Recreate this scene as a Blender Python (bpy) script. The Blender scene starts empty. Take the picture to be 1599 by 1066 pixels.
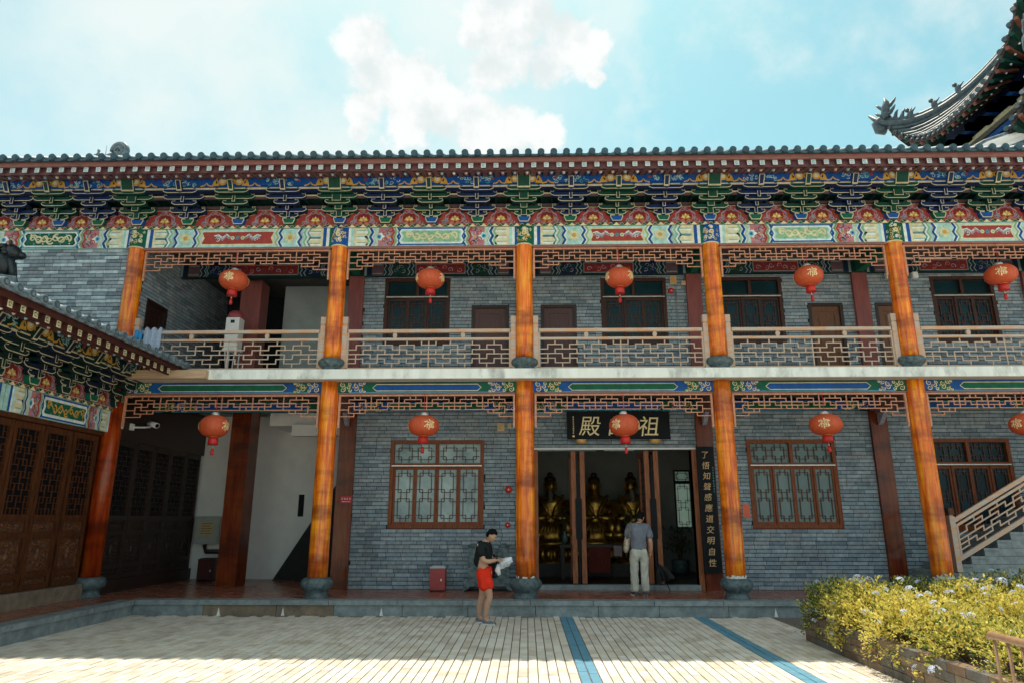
import bpy, bmesh, math, random
from mathutils import Vector, Matrix, noise as mnoise
R = math.radians
random.seed(7)
sc = bpy.context.scene
col = sc.collection

# ------------------------------------------------------------------ camera
cd = bpy.data.cameras.new('camera'); cam = bpy.data.objects.new('camera', cd); col.objects.link(cam)
cam.location = (0, 0, 1.84)
cam.rotation_euler = (R(90 + 14.667), 0, R(1.222))
cd.sensor_width = 36.0; cd.lens = 24.0; cd.clip_start = 0.05; cd.clip_end = 2000
sc.camera = cam

# ------------------------------------------------------------------ sky, sun, exposure
SUN_EL, SUN_AZ = 71.5, -8.0        # behind the hall, a little to the left
wd = bpy.data.worlds.new('World'); sc.world = wd; wd.use_nodes = True
nt = wd.node_tree; N = nt.nodes; L = nt.links
N.clear()
def nd(t, **k):
    n = N.new(t)
    for a, b in k.items(): setattr(n, a, b)
    return n
sky = nd('ShaderNodeTexSky', sky_type='NISHITA', sun_disc=False)
sky.sun_elevation = R(SUN_EL); sky.sun_rotation = R(SUN_AZ); sky.altitude = 50
sky.air_density = 1.0; sky.dust_density = 1.6; sky.ozone_density = 1.0
tint = nd('ShaderNodeMix', data_type='RGBA', blend_type='MULTIPLY'); tint.inputs[0].default_value = 1
L.new(sky.outputs[0], tint.inputs[6]); tint.inputs[7].default_value = (.58, .83, .61, 1)
tc = nd('ShaderNodeTexCoord')
def vmath(op, a, b=None):
    n = nd('ShaderNodeVectorMath', operation=op)
    for i, x in enumerate((a, b)):
        if x is None: continue
        if isinstance(x, tuple): n.inputs[i].default_value = x
        else: L.new(x, n.inputs[i])
    return n
def fmath(op, a, b=None, c=None, clamp=False):
    n = nd('ShaderNodeMath', operation=op); n.use_clamp = clamp
    for i, x in enumerate((a, b, c)):
        if x is None: continue
        if isinstance(x, (int, float)): n.inputs[i].default_value = x
        else: L.new(x, n.inputs[i])
    return n.outputs[0]
def smooth(x, lo, hi):
    n = nd('ShaderNodeMapRange', interpolation_type='SMOOTHSTEP')
    L.new(x, n.inputs[0]); n.inputs[1].default_value = lo; n.inputs[2].default_value = hi
    return n.outputs[0]
def fbm(scale, detail, rough, off=0.0):
    a = vmath('ADD', tc.outputs['Generated'], (off, off * .7, off * .3))
    n = nd('ShaderNodeTexNoise'); n.inputs['Scale'].default_value = scale
    n.inputs['Detail'].default_value = detail; n.inputs['Roughness'].default_value = rough
    L.new(a.outputs[0], n.inputs['Vector'])
    return n.outputs[0]
def blob(c, r):        # 1 at direction c, 0 at angular radius ~r
    v = Vector(c).normalized()
    d = vmath('DISTANCE', tc.outputs['Generated'], tuple(v))
    return fmath('SUBTRACT', 1.0, fmath('DIVIDE', d.outputs['Value'], r))
n1 = fbm(14.0, 9, .58, .3); n2 = fbm(3.6, 7, .58, 3.1); n3 = fbm(38, 7, .6, 5.0)
# the two big cumulus heads over the roof, as soft masses broken up by noise
heads = [((-0.206, 0.768, 0.606), 0.042), ((-0.189, 0.795, 0.577), 0.051), ((-0.217, 0.813, 0.540), 0.030), ((-0.148, 0.810, 0.567), 0.051), ((-0.115, 0.830, 0.545), 0.046), ((-0.159, 0.832, 0.532), 0.038), ((-0.067, 0.841, 0.537), 0.042), ((-0.018, 0.850, 0.527), 0.038), ((0.027, 0.855, 0.519), 0.030), ((-0.228, 0.827, 0.515), 0.015),
         ((-0.041, 0.768, 0.639), 0.042), ((0.010, 0.767, 0.642), 0.042), ((0.052, 0.781, 0.622), 0.042), ((0.083, 0.792, 0.605), 0.034), ((-0.016, 0.794, 0.608), 0.051), ((-0.043, 0.805, 0.592), 0.034), ((0.096, 0.808, 0.582), 0.015), ((-0.072, 0.779, 0.623), 0.019), ((0.027, 0.801, 0.598), 0.038)]
m = None
for c, r in heads:
    b = blob(c, r)
    m = b if m is None else fmath('MAXIMUM', m, b)
fluff = fmath('MULTIPLY', fmath('SUBTRACT', fmath('ADD', fmath('MULTIPLY', n1, .55), fmath('MULTIPLY', n3, .45)), .5), 2.6)
cum = smooth(fmath('ADD', m, fluff), -.10, .40)
# scattered wisps all over the sky and a thin bright veil that thickens around the sun
mixn = fmath('ADD', fmath('MULTIPLY', n2, .65), fmath('MULTIPLY', n1, .35))
fill_cover = fmath('MULTIPLY', smooth(mixn, .36, .58), .92)          # bright thin cloud, spread out of view to add fill light
gap = fmath('MAXIMUM', smooth(blob((.40, .75, .52), .50), .0, .55), smooth(blob((-.60, .63, .50), .26), .0, .6))   # blue gaps cut out where the camera looks
thin = fmath('MULTIPLY', smooth(mixn, .47, .66), .60)
wisps = fmath('ADD', fmath('MULTIPLY', fill_cover, fmath('SUBTRACT', 1.0, gap)), fmath('MULTIPLY', thin, gap))
veil = fmath('MULTIPLY', smooth(blob((-.30, .76, .57), .52), .0, .62), .92)
veil = fmath('MULTIPLY', veil, smooth(n2, .15, .60))
base = fmath('MAXIMUM', wisps, veil)
mx1 = nd('ShaderNodeMix', data_type='RGBA'); L.new(base, mx1.inputs[0]); L.new(tint.outputs[2], mx1.inputs[6])
mx1.inputs[7].default_value = (3.15, 3.42, 3.34, 1)
mx2 = nd('ShaderNodeMix', data_type='RGBA'); L.new(cum, mx2.inputs[0]); L.new(mx1.outputs[2], mx2.inputs[6])
cshade = nd('ShaderNodeMix', data_type='RGBA'); L.new(smooth(n1, .38, .62), cshade.inputs[0]); cshade.inputs[6].default_value = (2.85, 3.1, 3.1, 1); cshade.inputs[7].default_value = (3.5, 3.58, 3.55, 1)
L.new(cshade.outputs[2], mx2.inputs[7])
bg = nd('ShaderNodeBackground'); bg.inputs[1].default_value = 0.10
out = nd('ShaderNodeOutputWorld')
L.new(mx2.outputs[2], bg.inputs[0]); L.new(bg.outputs[0], out.inputs[0])
sd = bpy.data.lights.new('sun', 'SUN'); sun = bpy.data.objects.new('sun', sd); col.objects.link(sun)
sd.energy = 2.05; sd.angle = R(0.53); sd.color = (1, .90, .76)
_d = -Vector((math.sin(R(SUN_AZ)) * math.cos(R(SUN_EL)), math.cos(R(SUN_AZ)) * math.cos(R(SUN_EL)), math.sin(R(SUN_EL))))
sun.rotation_euler = _d.to_track_quat('-Z', 'Y').to_euler(); sun.location = (0, 20, 40)
vs = sc.view_settings; vs.view_transform = 'Standard'; vs.look = 'None'; vs.gamma = 1; vs.use_curve_mapping = False
vs.exposure = 1.5
sc.cycles.use_denoising = True
sc.cycles.max_bounces = 7; sc.cycles.diffuse_bounces = 4; sc.cycles.glossy_bounces = 3; sc.cycles.transparent_max_bounces = 6

# ------------------------------------------------------------------ materials
MATS = {}
def mat(name, c1, c2=None, rough=.6, scale=6.0, stretch=(1, 1, 1), detail=5, bump=0.0, bscale=None, metal=0.0, coat=0.0, spec=.5, lo=.35, hi=.65, dirt=0.0, trans=0.0, coord='Object'):
    if name in MATS: return MATS[name]
    m = bpy.data.materials.new(name); m.use_nodes = True
    t = m.node_tree; b = t.nodes['Principled BSDF']
    c2 = c2 or tuple(x * .8 for x in c1)
    tco = t.nodes.new('ShaderNodeTexCoord'); mp = t.nodes.new('ShaderNodeMapping')
    mp.inputs['Scale'].default_value = stretch
    geo = t.nodes.new('ShaderNodeNewGeometry'); POS = geo.outputs['Position'] if coord == 'Object' else tco.outputs[coord]
    t.links.new(POS, mp.inputs[0])
    nz = t.nodes.new('ShaderNodeTexNoise'); nz.inputs['Scale'].default_value = scale; nz.inputs['Detail'].default_value = detail
    nz.inputs['Roughness'].default_value = .6
    t.links.new(mp.outputs[0], nz.inputs['Vector'])
    mr = t.nodes.new('ShaderNodeMapRange'); mr.inputs[1].default_value = lo; mr.inputs[2].default_value = hi
    t.links.new(nz.outputs[0], mr.inputs[0])
    mx = t.nodes.new('ShaderNodeMix'); mx.data_type = 'RGBA'
    mx.inputs[6].default_value = (*c1, 1); mx.inputs[7].default_value = (*c2, 1)
    t.links.new(mr.outputs[0], mx.inputs[0]); src = mx.outputs[2]
    if dirt:
        n2 = t.nodes.new('ShaderNodeTexNoise'); n2.inputs['Scale'].default_value = 1.7; n2.inputs['Detail'].default_value = 8
        n2.inputs['Roughness'].default_value = .7
        mp2 = t.nodes.new('ShaderNodeMapping'); mp2.inputs['Scale'].default_value = (1, 1, .45); t.links.new(POS, mp2.inputs[0]); t.links.new(mp2.outputs[0], n2.inputs['Vector'])
        r2 = t.nodes.new('ShaderNodeMapRange'); r2.inputs[1].default_value = .5; r2.inputs[2].default_value = .75
        r2.inputs[4].default_value = dirt
        t.links.new(n2.outputs[0], r2.inputs[0])
        m2 = t.nodes.new('ShaderNodeMix'); m2.data_type = 'RGBA'; m2.inputs[7].default_value = (.05, .05, .045, 1)
        t.links.new(r2.outputs[0], m2.inputs[0]); t.links.new(src, m2.inputs[6]); src = m2.outputs[2]
    t.links.new(src, b.inputs['Base Color'])
    b.inputs['Roughness'].default_value = rough; b.inputs['Metallic'].default_value = metal
    b.inputs['Coat Weight'].default_value = coat; b.inputs['Coat Roughness'].default_value = .12
    b.inputs['Specular IOR Level'].default_value = spec
    if bump:
        n3 = t.nodes.new('ShaderNodeTexNoise'); n3.inputs['Scale'].default_value = bscale or scale * 4; n3.inputs['Detail'].default_value = 6
        t.links.new(mp.outputs[0], n3.inputs['Vector'])
        bp = t.nodes.new('ShaderNodeBump'); bp.inputs['Strength'].default_value = bump; bp.inputs['Distance'].default_value = .02
        t.links.new(n3.outputs[0], bp.inputs['Height']); t.links.new(bp.outputs[0], b.inputs['Normal'])
    if trans:
        tr = t.nodes.new('ShaderNodeBsdfTranslucent'); t.links.new(src, tr.inputs[0])
        ms = t.nodes.new('ShaderNodeMixShader'); ms.inputs[0].default_value = trans
        t.links.new(b.outputs[0], ms.inputs[1]); t.links.new(tr.outputs[0], ms.inputs[2])
        t.links.new(ms.outputs[0], t.nodes['Material Output'].inputs[0])
    MATS[name] = m
    return m
def paint(name, c): return mat('paint_' + name, c, tuple(x * .72 for x in c), rough=.6, scale=9, dirt=.2, spec=.25)

BLUE = paint('blue', (.010, .095, .38)); GREEN = paint('green', (.006, .13, .075)); DGREEN = paint('dark_green', (.003, .032, .027)); DBLUE = paint('dark_blue', (.004, .012, .06))
AQUA = paint('aqua', (.46, .76, .73)); WHITE = paint('white', (.84, .90, .88)); CREAM = paint('cream', (.80, .73, .46)); RED = paint('red', (.40, .06, .05))
GOLD = paint('gold', (.68, .38, .07)); PALE = paint('pale_edge', (.64, .58, .40)); GREYB = paint('grey_blue', (.22, .28, .30)); PINK = paint('pink', (.55, .22, .25)); LILAC = paint('lilac', (.34, .34, .42)); TEAL = paint('teal', (.12, .42, .48))
CYAN = paint('cyan', (.10, .45, .68)); ORNG = paint('orange', (.62, .22, .04)); MAUVE = paint('mauve', (.13, .075, .09)); LGREEN = paint('light_green', (.30, .55, .33)); DRED = paint('dark_red', (.22, .02, .02)); SKYP = paint('pale_blue', (.45, .66, .75))
TILE = mat('roof_tile', (.035, .095, .125), (.018, .05, .072), rough=.42, scale=8, bump=.25, dirt=.2)
TILED = mat('roof_tile_dark_grey', (.085, .115, .135), (.04, .06, .075), rough=.5, scale=7, bump=.3, dirt=.3)
TILEL = mat('roof_tile_pale_grey', (.20, .25, .28), (.08, .12, .15), rough=.5, scale=7, bump=.3, dirt=.3)  # paler grey than the hall's roof tile
EAVE = mat('eave_board_wood', (.30, .125, .105), (.20, .085, .08), rough=.5, scale=5, stretch=(1, 6, 6), dirt=.3)
RAFT = mat('rafter_wood', (.16, .06, .068), (.09, .042, .05), rough=.55, scale=6)
FRET = mat('fretwork_wood', (.64, .30, .18), (.46, .20, .12), rough=.5, scale=9)
RAILW = mat('weathered_rail_wood', (.60, .31, .16), (.47, .43, .39), rough=.65, scale=3, stretch=(1.2, 6, 6), bump=.15, lo=.38, hi=.6)
LATW = mat('lattice_wood_pale', (.56, .37, .25), (.44, .36, .31), rough=.6, scale=4)
PILW = None
PILU = mat('pilaster_wood_upper', (.27, .07, .062), (.19, .05, .05), rough=.55, scale=3, stretch=(3, 3, .6))
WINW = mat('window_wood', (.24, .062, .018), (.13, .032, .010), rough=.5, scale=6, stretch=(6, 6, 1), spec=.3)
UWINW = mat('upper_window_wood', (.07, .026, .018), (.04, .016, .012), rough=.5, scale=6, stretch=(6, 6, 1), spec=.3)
HDOOR = mat('hall_door_wood', (.34, .12, .05), (.19, .06, .025), rough=.5, scale=5, stretch=(6, 6, .8), spec=.3)
DOORW = mat('door_wood_brown', (.12, .038, .012), (.042, .014, .006), rough=.5, scale=5, stretch=(6, 6, .8), spec=.3, bump=.08)
CARVE = mat('carved_wood', (.17, .066, .026), (.05, .018, .008), rough=.5, scale=18, bump=1.0, bscale=26)
DARKW = mat('dark_wood', (.035, .014, .010), (.016, .008, .007), rough=.45, scale=5, stretch=(5, 5, 1))
FROST = mat('frosted_glass', (.40, .52, .53), (.15, .22, .25), rough=.3, scale=.9, spec=.5, lo=.38, hi=.62)
FROST2 = mat('frosted_glass_dim', (.15, .22, .225), (.10, .16, .17), rough=.3, scale=1.2, spec=.4)
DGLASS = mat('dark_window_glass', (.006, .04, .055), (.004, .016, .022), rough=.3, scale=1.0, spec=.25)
SLAB = mat('slab_concrete', (.86, .88, .84), (.70, .73, .70), rough=.75, scale=4, stretch=(1, 1, .25), dirt=.75)
SOFF = mat('soffit_plaster', (.62, .52, .42), (.50, .43, .36), rough=.85, scale=3)
PLAS = mat('white_plaster', (.82, .82, .82), (.76, .76, .76), rough=.9, scale=2, dirt=.12)
IPLAS = mat('interior_plaster', (.35, .37, .36), (.28, .30, .29), rough=.9, scale=2)
CEIL = mat('corridor_ceiling', (.10, .085, .08), (.06, .055, .055), rough=.8, scale=3)
STONE = mat('grey_stone', (.27, .315, .335), (.16, .195, .21), rough=.55, scale=7, bump=.25, dirt=.5)
STONED = mat('carved_blue_stone', (.125, .175, .19), (.04, .065, .075), rough=.5, scale=11, bump=.9, bscale=22, dirt=.35)
STONEB = mat('brown_stone', (.27, .20, .14), (.15, .12, .09), rough=.75, scale=5, bump=.4, dirt=.4)
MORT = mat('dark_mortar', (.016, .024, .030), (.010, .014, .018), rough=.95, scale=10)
BR = [mat('grey_brick_%s' % n, c, tuple(x * .7 for x in c), rough=.82, scale=11, bump=.35, bscale=40, dirt=.35, spec=.25) for n, c in
      (('slate', (.29, .365, .425)), ('light', (.37, .445, .50)), ('dark', (.215, .275, .33)), ('warm', (.335, .37, .41)), ('pale', (.58, .70, .76)))]  # the palest brick has daylight put into its colour
TL = [mat('paving_%s' % n, c, tuple(x * .86 for x in c), rough=.75, scale=3, bump=.2, dirt=.42) for n, c in
      (('buff', (.68, .62, .52)), ('pale', (.74, .69, .60)), ('sand', (.60, .52, .42)))]
TLB = mat('paving_blue', (.11, .29, .40), (.085, .24, .34), rough=.65, scale=5, dirt=.2)
GROUT = mat('paving_grout', (.17, .145, .12), (.11, .095, .08), rough=.95, scale=14)
TERR = None
LANT = mat('lantern_cloth', (.80, .17, .065), (.68, .11, .04), rough=.5, scale=6, trans=.35, stretch=(6, 6, .5))
LRED = mat('lantern_red_trim', (.58, .02, .015), (.42, .015, .01), rough=.5, scale=8)
LGOLD = mat('gold_leaf', (.86, .58, .24), (.72, .42, .14), rough=.35, scale=8, metal=.4)
SILV = mat('pale_metal', (.66, .66, .62), (.5, .5, .48), rough=.4, scale=8, metal=.6)
GILT = mat('gilded_statue', (.66, .37, .08), (.16, .075, .015), rough=.33, scale=5, metal=.85, bump=.2)
BLACKL = mat('black_lacquer', (.004, .006, .009), (.007, .009, .012), rough=.5, scale=4, spec=.15)
BINR = mat('bin_red_metal', (.36, .035, .04), (.26, .025, .03), rough=.4, scale=3)
BINTOP = mat('bin_grey_lid', (.42, .46, .48), (.34, .37, .40), rough=.4, scale=3)

def column_mat(name='varnished_column_wood', g=1.0, gg=1.0, coat=.5):
    m = bpy.data.materials.new(name); m.use_nodes = True
    t = m.node_tree; b = t.nodes['Principled BSDF']
    tco = t.nodes.new('ShaderNodeTexCoord'); oi = t.nodes.new('ShaderNodeObjectInfo')
    ad = t.nodes.new('ShaderNodeVectorMath'); ad.operation = 'ADD'
    sc3 = t.nodes.new('ShaderNodeVectorMath'); sc3.operation = 'SCALE'; sc3.inputs[3].default_value = 37.0
    cv = t.nodes.new('ShaderNodeCombineXYZ')
    for k in range(3): t.links.new(oi.outputs['Random'], cv.inputs[k])
    t.links.new(cv.outputs[0], sc3.inputs[0]); t.links.new(tco.outputs['Object'], ad.inputs[0]); t.links.new(sc3.outputs[0], ad.inputs[1])
    def nz(scale, st, det, rough=.6):
        mp = t.nodes.new('ShaderNodeMapping'); mp.inputs['Scale'].default_value = st
        t.links.new(ad.outputs[0], mp.inputs[0])
        n = t.nodes.new('ShaderNodeTexNoise'); n.inputs['Scale'].default_value = scale; n.inputs['Detail'].default_value = det; n.inputs['Roughness'].default_value = rough
        t.links.new(mp.outputs[0], n.inputs['Vector']); return n.outputs[0]
    grain = nz(13, (1, 1, .09), 6); cloud = nz(1.5, (.8, .8, 1.0), 5, .65); band = nz(2.0, (.25, .25, 1.3), 3)
    r1 = t.nodes.new('ShaderNodeValToRGB'); e = r1.color_ramp.elements
    e[0].position = .30; e[0].color = (.40 * g, .048 * g * gg, .004 * g, 1); e[1].position = .66; e[1].color = (.98 * g, .37 * g * gg, .016 * g, 1)
    k = e.new(.47); k.color = (.84 * g, .165 * g * gg, .007 * g, 1)
    t.links.new(grain, r1.inputs[0])
    mx = t.nodes.new('ShaderNodeMix'); mx.data_type = 'RGBA'; mx.inputs[7].default_value = (.20 * g, .024 * g, .004 * g, 1)
    mr = t.nodes.new('ShaderNodeMapRange'); mr.inputs[1].default_value = .47; mr.inputs[2].default_value = .62; mr.inputs[4].default_value = .82
    am = t.nodes.new('ShaderNodeMath'); am.operation = 'MULTIPLY_ADD'; am.inputs[1].default_value = .5
    t.links.new(cloud, am.inputs[0])
    am2 = t.nodes.new('ShaderNodeMath'); am2.operation = 'MULTIPLY'; am2.inputs[1].default_value = .5; t.links.new(band, am2.inputs[0])
    t.links.new(am2.outputs[0], am.inputs[2]); t.links.new(am.outputs[0], mr.inputs[0])
    t.links.new(mr.outputs[0], mx.inputs[0]); t.links.new(r1.outputs[0], mx.inputs[6]); t.links.new(mx.outputs[2], b.inputs['Base Color'])
    b.inputs['Roughness'].default_value = .36; b.inputs['Coat Weight'].default_value = coat; b.inputs['Coat Roughness'].default_value = .14; b.inputs['Specular IOR Level'].default_value = .3
    bp = t.nodes.new('ShaderNodeBump'); bp.inputs['Strength'].default_value = .12; bp.inputs['Distance'].default_value = .01
    t.links.new(grain, bp.inputs['Height']); t.links.new(bp.outputs[0], b.inputs['Normal'])
    return m
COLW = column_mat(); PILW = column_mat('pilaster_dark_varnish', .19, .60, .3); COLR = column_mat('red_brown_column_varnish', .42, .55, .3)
def terrace_mat():      # glazed red-brown quarry tiles, with fine joints and small pale corner dots
    m = bpy.data.materials.new('terrace_tiles'); m.use_nodes = True
    t = m.node_tree; b = t.nodes['Principled BSDF']
    tco = t.nodes.new('ShaderNodeTexCoord'); mp = t.nodes.new('ShaderNodeMapping')
    mp.inputs['Rotation'].default_value = (0, 0, R(45)); t.links.new(tco.outputs['Object'], mp.inputs[0])
    bk = t.nodes.new('ShaderNodeTexBrick'); bk.offset = 0; bk.inputs['Scale'].default_value = 1
    bk.inputs['Brick Width'].default_value = .2; bk.inputs['Row Height'].default_value = .2; bk.inputs['Mortar Size'].default_value = .006
    bk.inputs['Color1'].default_value = (.36, .125, .075, 1); bk.inputs['Color2'].default_value = (.25, .08, .05, 1); bk.inputs['Mortar'].default_value = (.16, .12, .10, 1)
    t.links.new(mp.outputs[0], bk.inputs['Vector']); t.links.new(bk.outputs[0], b.inputs['Base Color'])
    nz = t.nodes.new('ShaderNodeTexNoise'); nz.inputs['Scale'].default_value = 2.5; nz.inputs['Detail'].default_value = 5
    t.links.new(tco.outputs['Object'], nz.inputs[0])
    mr = t.nodes.new('ShaderNodeMapRange'); mr.inputs[3].default_value = .10; mr.inputs[4].default_value = .42
    t.links.new(nz.outputs[0], mr.inputs[0]); t.links.new(mr.outputs[0], b.inputs['Roughness'])
    return m
TERR = terrace_mat()

# ------------------------------------------------------------------ mesh helpers
class MB:
    def __init__(s): s.v = []; s.f = []; s.m = []; s.sm = []; s.mats = []
    def mi(s, m):
        if m not in s.mats: s.mats.append(m)
        return s.mats.index(m)
    def face(s, pts, m, smooth=False):
        n = len(s.v); s.v += [tuple(p) for p in pts]; s.f.append(tuple(range(n, n + len(pts)))); s.m.append(s.mi(m)); s.sm.append(smooth)
    def box(s, x0, x1, y0, y1, z0, z1, m, skip=()):
        n = len(s.v); i = s.mi(m)
        s.v += [(x0, y0, z0), (x1, y0, z0), (x1, y1, z0), (x0, y1, z0), (x0, y0, z1), (x1, y0, z1), (x1, y1, z1), (x0, y1, z1)]
        for k, q in (('b', (0, 3, 2, 1)), ('t', (4, 5, 6, 7)), ('f', (0, 1, 5, 4)), ('r', (1, 2, 6, 5)), ('k', (2, 3, 7, 6)), ('l', (3, 0, 4, 7))):
            if k in skip: continue
            s.f.append(tuple(n + a for a in q)); s.m.append(i); s.sm.append(False)
        return s
    def prism(s, poly, y0, y1, m, fm=None):      # poly in (x,z); front at y0
        n = len(s.v); k = len(poly); i = s.mi(m)
        s.v += [(x, y0, z) for x, z in poly] + [(x, y1, z) for x, z in poly]
        s.f.append(tuple(range(n, n + k))); s.m.append(s.mi(fm or m)); s.sm.append(False)
        s.f.append(tuple(range(n + 2 * k - 1, n + k - 1, -1))); s.m.append(i); s.sm.append(False)
        for a in range(k):
            b = (a + 1) % k
            s.f.append((n + a, n + k + a, n + k + b, n + b)); s.m.append(i); s.sm.append(False)
        return s
    def outlined(s, poly, y0, y1, pale, dark, w=.012):   # prism with pale rim and a proud dark field
        s.prism(poly, y0, y1, dark, fm=pale)
        q = inset(poly, w)
        if q: s.prism(q, y0 - .004, y0 + .002, dark)
        return s
    def arm(s, poly, y0, y1, pale, dark, w, top):     # pale rim on the underside and ends only
        s.prism(poly, y0, y1, dark, fm=pale)
        q = inset(poly, w)
        if q: s.prism([(x, top if abs(z - (top - w)) < w * .5 else z) for x, z in q], y0 - .004, y0 + .002, dark)
        return s
    def bar(s, p, q, w, m, w2=None):
        p = Vector(p); q = Vector(q); d = q - p
        if d.length < 1e-6: return s
        d.normalize(); up = Vector((0, 0, 1)) if abs(d.z) < .95 else Vector((1, 0, 0))
        a = d.cross(up).normalized(); b = a.cross(d).normalized(); w2 = w2 or w
        n = len(s.v); i = s.mi(m)
        for c in (p, q):
            for sa, sb in ((-1, -1), (1, -1), (1, 1), (-1, 1)): s.v.append(tuple(c + a * sa * w / 2 + b * sb * w2 / 2))
        for f in ((3, 2, 1, 0), (4, 5, 6, 7), (0, 1, 5, 4), (1, 2, 6, 5), (2, 3, 7, 6), (3, 0, 4, 7)):
            s.f.append(tuple(n + k for k in f)); s.m.append(i); s.sm.append(False)
        return s
    def tube(s, pts, r, m, n=8, caps=True, smooth=True):
        pts = [Vector(p) for p in pts]; rs = r if isinstance(r, (list, tuple)) else [r] * len(pts)
        base = len(s.v); i = s.mi(m); pa = None
        for k, p in enumerate(pts):
            d = (pts[min(k + 1, len(pts) - 1)] - pts[max(k - 1, 0)]).normalized()
            if pa is None:
                up = Vector((0, 0, 1)) if abs(d.z) < .9 else Vector((1, 0, 0)); pa = d.cross(up).normalized()
            else: pa = (pa - d * pa.dot(d)).normalized()
            b = d.cross(pa)
            for j in range(n):
                t = 2 * math.pi * j / n
                s.v.append(tuple(p + (pa * math.cos(t) + b * math.sin(t)) * rs[k]))
        for k in range(len(pts) - 1):
            for j in range(n):
                a = base + k * n + j; b2 = base + k * n + (j + 1) % n
                s.f.append((a, b2, b2 + n, a + n)); s.m.append(i); s.sm.append(smooth)
        if caps:
            s.f.append(tuple(base + j for j in range(n - 1, -1, -1))); s.m.append(i); s.sm.append(False)
            e = base + (len(pts) - 1) * n
            s.f.append(tuple(e + j for j in range(n))); s.m.append(i); s.sm.append(False)
        return s
    def lathe(s, prof, m, c=(0, 0, 0), n=24, sx=1, sy=1, smooth=True, lobes=0, amp=0):   # prof (r,z) bottom to top
        base = len(s.v); i = s.mi(m)
        for r, z in prof:
            for j in range(n):
                t = 2 * math.pi * j / n; rr = r * (1 + amp * abs(math.cos(lobes * t / 2))) if lobes else r
                s.v.append((c[0] + rr * sx * math.cos(t), c[1] + rr * sy * math.sin(t), c[2] + z))
        for k in range(len(prof) - 1):
            for j in range(n):
                a = base + k * n + j; b = base + k * n + (j + 1) % n
                s.f.append((a, b, b + n, a + n)); s.m.append(i); s.sm.append(smooth)
        s.f.append(tuple(base + j for j in range(n - 1, -1, -1))); s.m.append(i); s.sm.append(False)
        e = base + (len(prof) - 1) * n
        s.f.append(tuple(e + j for j in range(n))); s.m.append(i); s.sm.append(False)
        return s
    def ball(s, c, r, m, n=12, k=8, rot=None):
        rx, ry, rz = r if isinstance(r, (tuple, list)) else (r, r, r)
        base = len(s.v); i = s.mi(m)
        for a in range(k + 1):
            ph = -math.pi / 2 + math.pi * a / k
            for j in range(n):
                t = 2 * math.pi * j / n
                p = Vector((rx * math.cos(ph) * math.cos(t), ry * math.cos(ph) * math.sin(t), rz * math.sin(ph)))
                if rot is not None: p = rot @ p
                s.v.append((c[0] + p.x, c[1] + p.y, c[2] + p.z))
        for a in range(k):
            for j in range(n):
                q = base + a * n + j; q2 = base + a * n + (j + 1) % n
                s.f.append((q, q2, q2 + n, q + n)); s.m.append(i); s.sm.append(True)
        return s
    def mesh(s, name):
        me = bpy.data.meshes.new(name); me.from_pydata(s.v, [], s.f)
        for m in s.mats: me.materials.append(m)
        me.polygons.foreach_set('material_index', s.m); me.polygons.foreach_set('use_smooth', s.sm)
        me.update(); return me
def inset(poly, w):
    n = len(poly); A = sum(poly[i][0] * poly[(i + 1) % n][1] - poly[(i + 1) % n][0] * poly[i][1] for i in range(n))
    sg = 1 if A > 0 else -1; out = []
    for i in range(n):
        p0 = Vector(poly[i - 1]); p1 = Vector(poly[i]); p2 = Vector(poly[(i + 1) % n])
        d1 = (p1 - p0); d2 = (p2 - p1)
        if d1.length < 1e-6 or d2.length < 1e-6: return None
        d1.normalize(); d2.normalize()
        n1 = Vector((-d1.y, d1.x)) * sg; n2 = Vector((-d2.y, d2.x)) * sg
        b = n1 + n2
        if b.length < 1e-4: b = n1
        b = b / max(.5, b.dot(n1)); out.append(tuple(p1 + b * w))
    return out
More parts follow.
